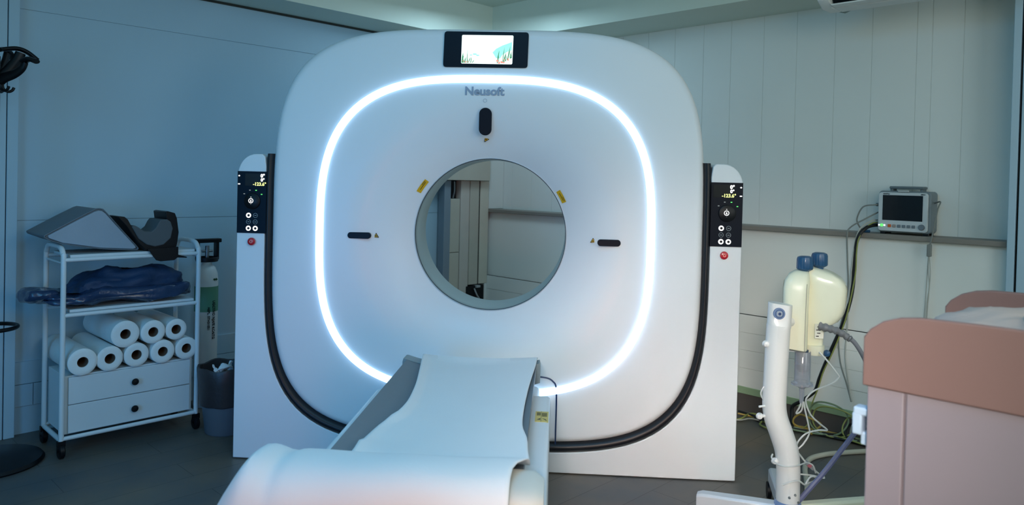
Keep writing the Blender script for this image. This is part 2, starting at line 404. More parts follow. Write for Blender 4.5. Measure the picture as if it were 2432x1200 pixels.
# display
def quadprism(pts4, y0, y1, r=0.008):
    cx = sum(p[0] for p in pts4)/4; cz = sum(p[1] for p in pts4)/4; out = []
    for i in range(4):
        p = Vector(pts4[i]); a = (Vector(pts4[i-1])-p).normalized(); b_ = (Vector(pts4[(i+1) % 4])-p).normalized()
        for k in range(5):
            s_ = k/4; out.append(p + a*r*(1-s_)**2 + b_*r*s_**2)
    return MB().prism([(q.x, q.y) for q in out], 'y', y0, y1)
db = gb(quadprism([(-0.523, 1.969), (-0.527, 1.810), (-0.149, 1.810), (-0.146, 1.968)], YF-0.008, YF+0.02, 0.014), 'display_bezel', M_gloss)
sc = gb(quadprism([(-0.444, 1.953), (-0.446, 1.826), (-0.217, 1.825), (-0.214, 1.953)], YF-0.0095, YF, 0.006), 'display_screen', M_scr)
mb = MB()
for k in range(34):
    left = k < 16
    if k == 16: gb(mb, 'screen_plants', M_plant); mb = MB()
    x = (-0.443+random.random()**1.6*0.05) if left else (-0.219-random.random()**1.4*0.075)
    h = (0.05*random.random()+0.012) * (1.1 if left else 1.15); z = 1.829+(0 if left else max(0, 0.045-(-0.219-x))*0.55)
    dx = random.uniform(-0.012, 0.012)
    if x+dx > -0.221: dx = -abs(dx)
    if x+dx < -0.441: dx = abs(dx)
    wv = random.uniform(0.001, 0.0022)
    mb.add([(x-wv, YF-0.0102, z), (x+wv, YF-0.0102, z), (x+dx, YF-0.0102, z+h), (x+dx*0.3-wv, YF-0.0102, z+h*0.5)], [(0, 1, 2, 3)])
gb(mb, 'screen_plants', M_plant)
mb = MB()
blob = [(-0.300, 1.868), (-0.306, 1.876), (-0.290, 1.893), (-0.262, 1.908), (-0.235, 1.918), (-0.220, 1.924), (-0.220, 1.888), (-0.245, 1.878), (-0.262, 1.866), (-0.272, 1.850), (-0.29, 1.852)]
mb.add([(x, YF-0.0099, z) for x, z in blob], [tuple(range(len(blob)))])
gb(mb, 'screen_water', M_teal); mb = MB()
for cx, cz, r in ((-0.385, 1.868, 0.006), (-0.372, 1.863, 0.005), (-0.402, 1.864, 0.004)):
    mb.add([(cx+1.6*r*cos(a*pi/6), YF-0.0099, cz+0.6*r*sin(a*pi/6)) for a in range(12)], [tuple(range(12))])
gb(mb, 'screen_water', M_teal)
mb = MB()
for k in range(12):
    if k == 3: gb(mb, 'screen_corals', M_coral); mb = MB()
    cx = -0.285+0.058*random.random() if k > 2 else -0.436+0.01*k; cz = 1.830+random.random()*(0.018 if k > 2 else 0.012); r = random.uniform(0.002, 0.0045)
    mb.add([(cx+r*cos(a*pi/4)*1.3, YF-0.0105, cz+r*sin(a*pi/4)) for a in range(8)], [tuple(range(8))])
gb(mb, 'screen_corals', M_coral)
def onG(p): return (p[0]-GX, p[1]-GY, p[2])
FR = (pi/2, 0, 0)
text('maker_name', 'Neusoft', 0.052, M_logo, G, onG((-0.337, YF-0.0015, 1.7055)), FR, bold=0.0016, sx=1.04)
for sname, c_, p_ in (('power_mark', M_logo, (-0.335, 1.663)),):
    mb = MB(); n = 20
    mb.loft([[(p_[0]+r*cos(2*pi*k/n), YF-0.001, p_[1]+r*sin(2*pi*k/n)) for k in range(n)] for r in (0.0085, 0.0072)], cap=False)
    gb(mb, sname, c_)
gb(MB().prism(rrect(-0.360, -0.304, 1.508, 1.631, 0.0275, 8), 'y', YF-0.003, YF+0.015), 'laser_window', M_gloss, bevel=0.002)
gb(MB().prism(rrect(-0.947, -0.841, 1.029, 1.057, 0.0135, 8), 'y', YF-0.003, YF+0.015), 'laser_window', M_gloss, bevel=0.002)
gb(MB().prism(rrect(0.181, 0.283, 1.027, 1.056, 0.0135, 8), 'y', YF-0.003, YF+0.015), 'laser_window', M_gloss, bevel=0.002)
def tri(cx, cz, r, rot): return [(cx+r*cos(radians(rot+120*k)), cz+r*sin(radians(rot+120*k))) for k in range(3)]
for cx, cz, rot in ((-0.332, 1.493, 0), (-0.822, 1.041, 90), (0.163, 1.045, 90)):
    yy = face_y(cx, cz)
    o = gb(MB().prism(tri(cx, cz, 0.0145, rot), 'y', yy-0.0022, yy+0.004), 'warning_label', M_black)
    o = gb(MB().prism(tri(cx, cz, 0.0100, rot), 'y', yy-0.0030, yy+0.004), 'warning_triangle', M_yel)
    gb(MB().prism(circ(cx, cz, 0.0032, 8), 'y', yy-0.0038, yy), 'warning_symbol', M_black)
for ang in (145.5, 29.5):   # yellow stickers along the rim
    rr_ = 0.383 if ang > 90 else 0.374
    da = 5.0 if ang > 90 else 4.6
    def arcs(r0_, r1_, a0, a1, dy, nm, mm):
        rows = []
        for r in (r0_, r1_):
            row = []
            for k in range(9):
                a = radians(a0+(a1-a0)*k/8); x = BC[0]+r*cos(a); z = BC[1]+r*sin(a)
                row.append((x, face_y(x, z)-dy, z))
            rows.append(row)
        gb(MB().loft(rows, closed=False, cap=False), nm, mm)
    arcs(rr_-0.010, rr_+0.010, ang-da, ang+da, 0.003, 'caution_sticker', M_yel)
    arcs(rr_-0.0015, rr_+0.0005, ang-da*0.7, ang+da*0.6, 0.0036, 'caution_print', M_black)
    arcs(rr_+0.004, rr_+0.006, ang-da*0.8, ang-da*0.1, 0.0036, 'caution_print', M_black)
# control panels on the pedestals
def panel(x0, x1, side):
    z0, z1 = 1.04, 1.322
    pn = gb(MB().prism([(x0, z0), (x1, z0), (x1, z1), (x0, z1)], 'y', YF-0.004, YF+0.004), 'control_panel', M_gloss)
    def pb(mb, name, m, **kw):
        mb.v = [(x-GX, y-GY, z) for x, y, z in mb.v]; return mb.build(name, m, pn, **kw)
    y = YF-0.005
    sx = x0+0.036 if side < 0 else x0+0.008
    pb(MB().box(sx, sx+0.092, y-0.0005, y, 1.256, 1.312), 'readout', mat('readout_grey', (28, 30, 32), 0.2))
    def tx(s, size, m, x, z, bold=0.0006): return text('readout_text', s, size, m, pn, onG((x, y-0.002, z)), FR, depth=0.0004, bold=bold)
    rx = sx+0.092
    tx('0\u00b0', 0.022, M_ind, rx-0.010, 1.303, 0.0012); tx('0\u00b0', 0.020, M_ind, rx-0.010, 1.284, 0.0010)
    tx('-123.6\u00b0', 0.021, M_indy, rx-0.024, 1.265, 0.0007)
    ix = x0+0.008 if side < 0 else x1-0.009
    pb(MB().prism([(ix-0.005, 1.301), (ix, 1.305), (ix+0.005, 1.301), (ix, 1.297)], 'y', y-0.001, y), 'status_icon', M_ind)
    pb(MB().box(ix-0.005, ix+0.005, y-0.001, y, 1.261, 1.266), 'status_icon', M_ind)
    dx = x0+0.067
    pb(MB().lathe((dx+0.004, y, 1.187), [(0.0001, -0.006), (0.034, -0.006), (0.037, -0.004), (0.038, 0.0)], 36, 'y'), 'dial', M_black, smooth=True)
    def rg2(cx, cz, ro, ri, m, nm, yy=y-0.0005):
        n = 24; pb(MB().loft([[(cx+r*cos(2*pi*k/n), yy-d, cz+r*sin(2*pi*k/n)) for k in range(n)] for r, d in ((ro, 0), (ro, 0.001), (ri, 0.001), (ri, 0))], cap=False), nm, m)
    rg2(dx, 1.188, 0.0115, 0.0085, M_ind, 'dial_ring', y-0.0065)
    pb(MB().prism([(dx-0.0035, 1.183), (dx+0.0035, 1.183), (dx+0.0025, 1.189), (dx, 1.194), (dx-0.0025, 1.189)], 'y', y-0.0075, y-0.0065), 'dial_icon', M_ind)
    pb(MB().box(dx-0.002, dx+0.002, y-0.0075, y-0.0065, 1.2035, 1.206), 'dial_icon', M_ind)
    pb(MB().box(dx-0.0015, dx+0.0015, y-0.0075, y-0.0065, 1.171, 1.1725), 'dial_icon', M_indd)
    for ddx, zz, mm in ((-0.034, 1.219, M_indd), (-0.008, 1.236, M_indd), (0.021, 1.236, M_indg), (0.047, 1.218, M_indg)):
        pb(MB().box(dx+ddx-0.0035, dx+ddx+0.0035, y-0.001, y, zz-0.002, zz+0.002), 'indicator_lamp', mm)
    bx = x0+0.055 if side < 0 else x0+0.047
    for r_ in range(3):
        for c_ in range(2):
            cx = bx+c_*0.032; cz = 1.121-0.0295*r_
            lit = (r_ == 2) or (r_ == 0 and c_ == 0)
            if lit:
                bt = pb(MB().prism(circ(cx, cz, 0.0118), 'y', y-0.0012, y), 'button', M_ind)
                q = MB().prism(circ(cx+0.0005, cz, 0.0058, 10), 'y', y-0.002, y-0.0005); q.v = [(a_-GX, b_-GY, c2) for a_, b_, c2 in q.v]; q.build('button_icon', M_black, pn)
            else:
                rg2(cx, cz, 0.0105, 0.0092, mat('button_grey_ring', (170, 180, 184), 0.4), 'button')
                q = MB().box(cx-0.005, cx+0.005, y-0.0012, y-0.0004, cz-0.0012, cz+0.0012); q.v = [(a_-GX, b_-GY, c2) for a_, b_, c2 in q.v]; q.build('button_icon', M_lgrey, pn)
    ex = x0+0.072 if side < 0 else x0+0.062
    es = gb(MB().lathe((ex, YF, 1.002), [(0.0001, -0.016), (0.012, -0.016), (0.0165, -0.0135), (0.018, -0.009), (0.0165, -0.004), (0.010, -0.002), (0.010, 0.002)], 32, 'y'), 'emergency_stop', M_red, smooth=True)
    q = MB().lathe((ex, YF, 1.002), [(0.0035, -0.0168), (0.0055, -0.0172), (0.0075, -0.0168)], 20, 'y'); q.v = [(a_-GX, b_-GY, c2) for a_, b_, c2 in q.v]; q.build('button_mark', mat('pink_mark', (235, 140, 130), 0.4), es)
panel(-1.461, -1.326, -1)
panel(0.672, 0.809, 1)

# ------------------------------------------------------------------ patient table
TX = -0.327
T = thing('patient_table', 'low white patient table running from the foreground into the scanner', 'table', (TX, 1.9, 0))
def tb(mb, name, m, **kw):
    mb.v = [(x-TX, y-1.9, z) for x, y, z in mb.v]; return mb.build(name, m, T, **kw)
tb(MB().box(-0.668, -0.008, 1.63, 2.775, 0.0, 0.508), 'table_body', M_white, bevel=0.014, seg=4)
tb(MB().box(-0.60, -0.06, 2.74, 3.30, 0.05, 0.40), 'dock_cover', M_white, bevel=0.02)
# cradle: concave pad
rg = []
NX = 24
for y in (1.80, 2.0, 2.2, 2.5, 2.93):
    row = []
    for k in range(NX+1):
        t_ = -1+2*k/NX; row.append((TX+0.258*t_, y, 0.548+0.037*abs(t_)**2.2))
    row += [(TX+0.260, y, 0.575), (TX+0.252, y, 0.53), (TX+0.225, y, 0.512), (TX-0.215, y, 0.512), (TX-0.242, y, 0.53), (TX-0.258, y, 0.575)]
    rg.append(row)
tb(MB().loft(rg), 'cradle', M_grey, smooth=True)
mb = MB(); rg = []
for y, s_, dz in ((2.925, 1.01, 0.002), (2.99, 1.01, 0.001), (3.012, 1.0, -0.004), (3.024, 0.98, -0.012)):
    row = []
    for k in range(NX+1):
        t_ = -1+2*k/NX; row.append((TX+0.268*t_*s_, y, 0.551+0.037*abs(t_)**2.2+dz))
    row += [(TX+0.272*s_, y, 0.575+dz), (TX+0.272*s_, y, 0.515-dz), (TX+0.25, y, 0.506-dz), (TX-0.25, y, 0.506-dz), (TX-0.272*s_, y, 0.515-dz), (TX-0.272*s_, y, 0.575+dz)]
    rg.append(row)
tb(MB().loft(rg), 'cradle_nose', mat('nose_grey', (142, 154, 158), 0.4), smooth=True)
st = tb(MB().box(-0.058, -0.013, 2.465, 2.575, 0.507, 0.5095), 'caution_sticker', M_yel2)
mb = MB()
for k in range(5): mb.box(-0.053, -0.040, 2.530+k*0.007, 2.533+k*0.007, 0.5085, 0.5100)
for k in range(6): mb.box(-0.036, -0.018, 2.520+k*0.007, 2.523+k*0.007, 0.5085, 0.5100)
mb.prism([(-0.052, 2.485), (-0.040, 2.500), (-0.040, 2.485)], 'z', 0.5085, 0.51)
mb.prism([(-0.034, 2.500), (-0.018, 2.475), (-0.022, 2.49)], 'z', 0.5085, 0.51)
mb.box(-0.0385, -0.0375, 2.465, 2.575, 0.5085, 0.51)
tb(mb, 'sticker_print', M_black)

# white paper sheet on the cradle
def interp(tab, y):
    for (y0, v0), (y1, v1) in zip(tab, tab[1:]):
        if (y0-y)*(y1-y) <= 0: return v0+(v1-v0)*(y-y0)/(y1-y0) if y1 != y0 else v0
    return tab[-1][1]
def smoothtab(tab, n=8):
    P = catmull([Vector((a, b_, 0)) for a, b_ in tab], n); return [(p.x, p.y) for p in P]
LE = smoothtab([(3.05, -0.538), (2.90, -0.520), (2.60, -0.484), (2.38, -0.470), (2.256, -0.476), (2.18, -0.500), (2.04, -0.518), (1.95, -0.524), (1.89, -0.53), (1.865, -0.58), (1.845, -0.68), (1.82, -0.75), (1.78, -0.785), (1.6, -0.795), (1.2, -0.80)])
RE = smoothtab([(3.05, -0.066), (2.9, -0.068), (2.5, -0.086), (2.2, -0.088), (2.05, -0.068), (1.95, -0.062), (1.84, -0.052), (1.78, -0.062), (1.70, -0.088), (1.5, -0.090), (1.2, -0.09)])
path = [(3.040, 0.500), (3.040, 0.545)] + [(3.034, 0.578), (3.018, 0.586)] + [(y/100.0, None) for y in range(298, 186, -4)]
path += [(1.86, 0.594), (1.84, 0.606), (1.82, 0.620), (1.80, 0.630), (1.77, 0.638), (1.74, 0.643), (1.70, 0.646), (1.66, 0.643), (1.63, 0.634), (1.605, 0.615), (1.588, 0.585), (1.578, 0.54), (1.572, 0.48), (1.57, 0.40), (1.568, 0.30), (1.567, 0.18)]
NXS = 60; rows = []
for y, z in path:
    row = []
    le = interp(LE, min(y, 3.04)); re = interp(RE, min(y, 3.04))
    for k in range(NXS+1):
        f = k/NXS; x = le+(re-le)*f; tt = (x-TX)/0.268; yy = y
        if z is None:
            zz = 0.563+0.034*min(1.2, abs(tt))**2.0
            edge = max(0, 1-f*14)
            zz += 0.014*edge*(1 if y > 2.2 else 0.4) + 0.004*noise.noise(Vector((x*5, y*3, 0))) + 0.0022*noise.noise(Vector((x*14, y*9, 3)))
            if y < 2.02: zz += 0.012*math.exp(-((y-2.0+0.35*(x+0.5))/0.05)**2)*max(0, 1-f*2.2)
        elif y > 3.0:
            zz = z + 0.012*(abs(tt)**2-0.6)
        else:
            g = min(1.0, (1.87-y)/0.08)
            zz = z + 0.004*noise.noise(Vector((x*6, y*5, 1)))
            zz += g*(0.012*math.exp(-((x+0.685)/0.030)**2) - 0.008*math.exp(-((x+0.632)/0.016)**2))
            dl = max(0.0, -0.69-x); zz -= 10.0*dl*dl + (0.7*dl if y < 1.8 else 0.5*dl)
            if z < 0.63 and y < 1.7: yy = y+0.10*(dl/0.1)**2*0.5
            yy += 0.012*noise.noise(Vector((x*7, z*8, 4)))*(1 if y < 1.7 else 0)
        row.append((x, yy, zz))
    rows.append(row)
mb = MB().loft(rows, closed=False, cap=False)
sh = mb.build('paper_sheet', M_cloth, smooth=True)
so = sh.modifiers.new('thick', 'SOLIDIFY'); so.thickness = 0.0025; so.offset = 1
tag(sh, 'long white sheet draped along the patient table up to the scanner', 'sheet')

# padded foot end, wrapped in white cloth
rg = []
for i in range(33):
    f = i/32; x = -0.725+0.710*f
    e = sqrt(max(0.0, 1-(1-min(1, f/0.10))**2))*0.5+0.5 if f < 0.10 else (sqrt(max(0.0, 1-(1-min(1, (1-f)/0.05))**2))*0.25+0.75)
    ring_ = []
    for k in range(28):
        a = 2*pi*k/28; cy, cz = cos(a), sin(a)
        py = 1.715+0.100*(abs(cy)**0.6)*(1 if cy > 0 else -1)*e
        pz = 0.566+0.052*(abs(cz)**0.6)*(1 if cz > 0 else -1)*e
        ring_.append((x, py, pz))
    rg.append(ring_)
ft = MB().loft(rg).build('foot_cushion', mat('foot_vinyl', (214, 212, 204), 0.6), smooth=True)
tag(ft, 'pale cushion across the near end of the table, mostly under the white sheet', 'cushion')

# ------------------------------------------------------------------ trolley with rolls at the left wall
CA, CB = 2.75, 0.35
CT = rthing('storage_cart', 'white tubular cart with two shelves and a drawer unit by the left wall', 'cart', CA, CB)
def cb(mb, name, m, parent=CT, **kw):
    mb.v = [(x-CA, y-CB, z) for x, y, z in mb.v]; return mb.build(name, m, parent, **kw)
A0, A1, B0, B1 = 2.446, 3.055, 0.211, 0.491
r = 0.0115
for a in (A0, A1):
    cb(MB().tube([(a, B1, 0.075), (a, B1, 0.5), (a, B1, 0.88), (a, B1-0.01, 0.925), (a, B1-0.045, 0.953), (a, (B0+B1)/2, 0.958), (a, B0+0.045, 0.953), (a, B0+0.01, 0.925), (a, B0, 0.88), (a, B0, 0.5), (a, B0, 0.075)], r, 12), 'side_frame', M_tube, smooth=True)
    cb(MB().rod((a, B0, 0.08), (a, B1, 0.08), r*0.95, n=12), 'side_rail', M_tube, smooth=True); cb(MB().rod((a, B0, 0.885), (a, B1, 0.885), 0.005, n=10), 'side_rail', M_tube, smooth=True)
for z in (0.087, 0.648, 0.900):
    for b_ in (B0, B1): cb(MB().rod((A0, b_, z), (A1, b_, z), r*0.85, n=12), 'cross_rail', M_tube, smooth=True)
for z in (0.908, 0.658):
    cb(MB().box(A0+0.018, A1-0.028, B0+0.012, B1-0.004, z, z+0.014), 'shelf', M_draw, bevel=0.003)
for a in (A0, A1):
    for b_ in (B0, B1):
        c_ = cb(MB().lathe((a, b_, 0.033), [(0.006, -0.012), (0.028, -0.012), (0.033, -0.008), (0.033, 0.008), (0.028, 0.012), (0.006, 0.012)], 24, 'x'), 'caster', M_black, smooth=True)
        cb(MB().box(a-0.016, a+0.016, b_-0.01, b_+0.012, 0.055, 0.08), 'caster_fork', M_black, parent=c_)
cb(MB().box(A0+0.016, A1-0.014, B0+0.01, B1-0.022, 0.098, 0.366), 'drawer_case', M_draw, bevel=0.002)
for z0, z1 in ((0.104, 0.232), (0.236, 0.360)):
    d = cb(MB().box(A0+0.030, A1-0.030, B1-0.024, B1-0.008, z0, z1), 'drawer', M_draw, bevel=0.002)
    cb(MB().lathe((2.744, B1-0.008, (z0+z1)/2-0.002), [(0.006, 0.0), (0.006, 0.008), (0.014, 0.012), (0.0165, 0.019), (0.013, 0.025), (0.0001, 0.027)], 24, 'y'), 'knob', M_black, parent=d, smooth=True)
# paper rolls
rolls = [(2.973, 0.427, 0.062, 0.0, 'thick white roll at the left end of the bottom row above the drawers'),
         (2.856, 0.424, 0.058, 0.0, 'loosely wound white roll, second from the left in the bottom row'),
         (2.736, 0.423, 0.057, 0.0, 'white paper roll in the middle of the bottom row of five'),
         (2.617, 0.423, 0.057, 0.0, 'white paper roll in the bottom row, second from the right end'),
         (2.500, 0.422, 0.055, 0.0, 'white paper roll with a torn core hole at the right end of the bottom row'),
         (2.788, 0.530, 0.064, 0.0, 'largest white paper roll, leftmost of the three on the top row'),
         (2.664, 0.526, 0.057, 0.0, 'white paper roll, middle one of the three on the top row'),
         (2.552, 0.524, 0.052, 0.0, 'smallest white paper roll, rightmost of the three on the top row')]
for i, (a, z, rad, dz, lab) in enumerate(rolls):
    t = rthing('paper_roll', lab, 'paper roll', a, 0.50-0.005*(i % 3), z, group='white paper rolls stacked on the cart')
    ln = 0.42
    prof = [(0.022, -ln), (rad, -ln), (rad, -0.004), (rad-0.004, 0.0), (rad*0.72, 0.0015), (0.024, 0.0), (0.0235, -0.01)]
    mb = MB().lathe((0, 0, 0), prof, 48, 'y')
    if i in (1, 4):
        mb.v = [(x*(1+0.03*noise.noise(Vector((x*40, 0, z_*40)))), y, z_*(1+0.03*noise.noise(Vector((z_*50, 0, x*30))))) for x, y, z_ in mb.v]
    mb.build('paper_windings', M_paper, t, smooth=True)
    MB().lathe((0, 0, 0), [(0.0235, -0.004), (0.022, -0.004), (0.022, -ln+0.01), (0.0001, -ln+0.01)], 32, 'y').build('cardboard_core', M_card, t, smooth=True)
# blue packs on the middle shelf
def lump(name, c, h, m, seed, amp, e=0.6, n=(56, 28), shape=None, parent=None, floor=None):
    rg = []
    for i in range(1, n[1]):
        ph = -pi/2+pi*i/n[1]; row = []
        for j in range(n[0]):
            th = 2*pi*j/n[0]
            sg = lambda v_, p_: (abs(v_)**p_)*(1 if v_ > 0 else -1)
            x = h[0]*sg(cos(ph), e)*sg(cos(th), e); y = h[1]*sg(cos(ph), e)*sg(sin(th), e); z = h[2]*sg(sin(ph), e)
            d = amp*noise.turbulence(Vector((x*7+seed, y*9, z*14)), 4, False)-amp*0.6
            nx = Vector((x/h[0]**2, y/h[1]**2, z/h[2]**2)).normalized()
            p = Vector((x, y, z))+nx*d
            if shape: p = shape(p)
            p += Vector(c)
            if floor is not None: p.z = max(floor, p.z)
            row.append(tuple(p))
        rg.append(row)
    mb = MB().loft(rg); return mb
def shp1(p):
    return Vector((p.x, p.y, p.z*(1-0.35*p.x/0.36 if p.x < 0 else 1)))
o = lump('wrapped_pack', (0, 0, 0.042), (0.335, 0.145, 0.050), M_bluep, 1.3, 0.028, 0.45, floor=0.0).build('wrapped_pack', M_bluep, smooth=True)
o.location = RW(2.79, 0.37, 0.674); o.rotation_euler = (0, 0, ROT)
tag(o, 'flat blue pack in shiny plastic film lying on the middle cart shelf', 'pack')
def shp2(p):
    q = p.copy(); q.z *= (1.0 if p.x < 0.1 else 1-1.6*(p.x-0.1)); return q
o = lump('folded_gown', (0, 0, 0.0), (0.285, 0.13, 0.118), M_blue, 5.1, 0.034, 0.75, shape=shp2, floor=0.0).build('folded_gown', M_blue, smooth=True)
o.location = RW(2.75, 0.36, 0.738); o.rotation_euler = (0, 0, ROT)
tag(o, 'rumpled dark blue folded gown lying on top of the film-wrapped pack', 'gown')
o = lump('folded_gown', (0, 0, 0.0), (0.085, 0.10, 0.045), M_bluep, 8.1, 0.015, 0.7).build('plastic_bag', M_bluep, smooth=True)
o.location = RW(3.11, 0.36, 0.735); o.rotation_euler = (0, 0, ROT)
tag(o, 'blue plastic bag end hanging over the left side of the middle shelf', 'plastic bag')
# wedge cushion
wp = [(3.123, 1.012), (3.00, 1.083), (2.925, 1.124), (2.908, 1.130), (2.892, 1.128), (2.876, 1.116), (2.80, 1.024), (2.732, 0.943), (2.732, 0.934), (2.745, 0.930), (2.90, 0.944), (3.06, 0.975), (3.118, 1.0)]
wc = rthing('wedge_cushion', 'grey vinyl wedge cushion lying tilted on top of the cart', 'cushion', 2.92, 0.3, 0.925)
mb = MB().prism([(a-2.92, z-0.925) for a, z in wp], 'y', -0.17, 0.155)
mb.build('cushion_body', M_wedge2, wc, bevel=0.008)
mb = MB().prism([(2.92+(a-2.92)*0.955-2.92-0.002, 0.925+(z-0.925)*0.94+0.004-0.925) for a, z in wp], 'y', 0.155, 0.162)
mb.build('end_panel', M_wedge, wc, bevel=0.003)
mb = MB().tube([(a-2.92, 0.158, z-0.925) for a, z in wp+[wp[0]]], 0.003, 6); mb.build('piping', M_wedge2, wc, smooth=True)
# head rest
hr = rthing('head_holder', 'black curved head holder with grey foam standing on the cart top', 'head holder', 2.66, 0.45, 0.925)
outr = [(2.832, 1.094), (2.800, 1.092), (2.785, 1.078), (2.760, 1.030), (2.735, 0.985), (2.70, 0.957), (2.66, 0.945), (2.62, 0.953), (2.588, 0.985), (2.580, 1.03), (2.588, 1.065), (2.607, 1.075), (2.612, 1.112),
        (2.600, 1.116), (2.566, 1.106), (2.556, 1.08), (2.546, 1.01), (2.552, 0.96), (2.558, 0.930), (2.560, 0.924), (2.70, 0.924), (2.742, 0.972), (2.79, 1.045)]
MB().prism([(a-2.66, z-0.925) for a, z in outr], 'y', -0.12, 0.04).build('shell', M_black, hr, bevel=0.003)
MB().prism([(a-2.66, z-0.925) for a, z in [(2.70, 0.935), (2.66, 0.878), (2.64, 0.872), (2.575, 0.874), (2.56, 0.886), (2.513, 0.882), (2.513, 0.887), (2.556, 0.900), (2.556, 0.94)]], 'y', 0.055, 0.064).build('tongue', M_black, hr, bevel=0.002)
MB().box(-0.10, 0.03, -0.02, 0.058, -0.002, 0.008).build('tongue_bridge', M_black, hr)
fo = [(2.770, 1.045), (2.755, 1.050), (2.738, 1.040), (2.712, 1.020), (2.68, 1.017), (2.658, 1.035), (2.645, 1.062), (2.635, 1.075), (2.605, 1.076), (2.588, 1.065), (2.577, 1.03), (2.586, 0.983), (2.62, 0.951), (2.66, 0.943), (2.70, 0.955), (2.737, 0.985)]
MB().prism([(a-2.66, z-0.925) for a, z in fo], 'y', -0.11, 0.046).build('foam_insert', M_dgrey, hr, bevel=0.005)

# ------------------------------------------------------------------ oxygen cylinder
cy = rthing('gas_cylinder', 'tall white gas cylinder with green band and black valve guard behind the cart', 'gas cylinder', 2.245, 0.13)
MB().lathe((0, 0, 0), [(0.0001, 0.0), (0.058, 0.0), (0.062, 0.01), (0.062, 0.70), (0.058, 0.745), (0.046, 0.778), (0.028, 0.795), (0.022, 0.82), (0.0001, 0.82)], 40).build('tank', M_cyl, cy, smooth=True)
MB().lathe((0, 0, 0), [(0.0625, 0.535), (0.0632, 0.535), (0.0632, 0.675), (0.0625, 0.675)], 40).build('green_band', M_cgreen, cy, smooth=True)
vg = MB().lathe((0, 0, 0), [(0.052, 0.812), (0.060, 0.812), (0.060, 0.838), (0.052, 0.838), (0.052, 0.812)], 32)
vg.box(-0.062, -0.045, -0.02, 0.02, 0.82, 0.93); vg.box(0.048, 0.060, -0.02, 0.02, 0.82, 0.93); vg.box(-0.075, 0.065, -0.022, 0.022, 0.918, 0.94)
vg.build('valve_guard', M_black, cy, bevel=0.004)
MB().rod((0, 0, 0.82), (0, 0, 0.90), 0.011).rod((-0.03, 0, 0.87), (0.03, 0.0, 0.87), 0.007).build('valve', M_metal, cy, smooth=True)
TXR = (pi/2, pi/2, pi)
ym = 0.0636
text('stencil_text', 'AEPL. STH31S51', 0.019, M_black, cy, (0.012, ym, 0.50), (pi/2, radians(90), pi), bold=0.0004)
text('stencil_text', 'UOCTIVO NJAFE KCAITG', 0.019, M_black, cy, (-0.014, ym, 0.49), (pi/2, radians(90), pi), bold=0.0004)
mb = MB()
for dx in (-0.03, -0.018): mb.prism([(dx-0.007, 0.715), (dx, 0.722), (dx+0.007, 0.715), (dx, 0.708)], 'y', 0.055, 0.0605)
mb.build('cross_mark', mat('dark_green_mark', (30, 80, 50), 0.5), cy)
# ------------------------------------------------------------------ bin
bn = rthing('waste_bin', 'grey bucket with brown liner and white tissues beside the white pedestal', 'bin', 2.345, 0.615)
def bprof(z): return 0.100+0.034*z/0.32
MB().lathe((0, 0, 0), [(0.0001, 0.0), (0.095, 0.0), (0.100, 0.006), (bprof(0.32), 0.32), (bprof(0.32)-0.005, 0.32), (0.094, 0.012), (0.0001, 0.012)], 40).build('bucket', M_bin, bn, smooth=True)
rg = []
for z, dr in ((0.145, 0.004), (0.15, 0.010), (0.2, 0.010), (0.27, 0.009), (0.325, 0.008), (0.338, 0.003), (0.335, -0.006), (0.25, -0.014)):
    rg.append([((bprof(min(z, 0.32))+dr+0.004*noise.noise(Vector((cos(k*pi/20)*3, sin(k*pi/20)*3, z*12))))*cos(k*pi/20), (bprof(min(z, 0.32))+dr+0.004*noise.noise(Vector((cos(k*pi/20)*3, sin(k*pi/20)*3, z*12))))*sin(k*pi/20), z+(0.018*noise.noise(Vector((cos(k*pi/20)*2, sin(k*pi/20)*2, 5))) if z < 0.16 else 0.006*sin(k*0.9))) for k in range(40)])
MB().loft(rg, cap=False).build('bin_liner', M_bag, bn, smooth=True)
MB().lathe((0, 0, 0), [(0.0001, 0.24), (0.11, 0.24)], 30).build('liner_contents', M_bag, bn)
o = lump('tissue', (0, 0, 0.0), (0.075, 0.05, 0.03), M_paper, 2.0, 0.05, 0.9).build('crumpled_tissue', M_paper, smooth=True)
o.location = RW(2.375, 0.665, 0.335); o.rotation_euler = (0.2, 0.1, ROT); tag(o, 'crumpled white tissue lying on top of the waste bin', 'tissue')
o = lump('tissue', (0, 0, 0.0), (0.022, 0.02, 0.045), M_paper, 3.0, 0.03, 0.9).build('crumpled_tissue', M_paper, smooth=True)
o.location = RW(2.43, 0.68, 0.335); o.rotation_euler = (0.2, 0.5, ROT); tag(o, 'small white tissue poking over the left rim of the waste bin', 'tissue')

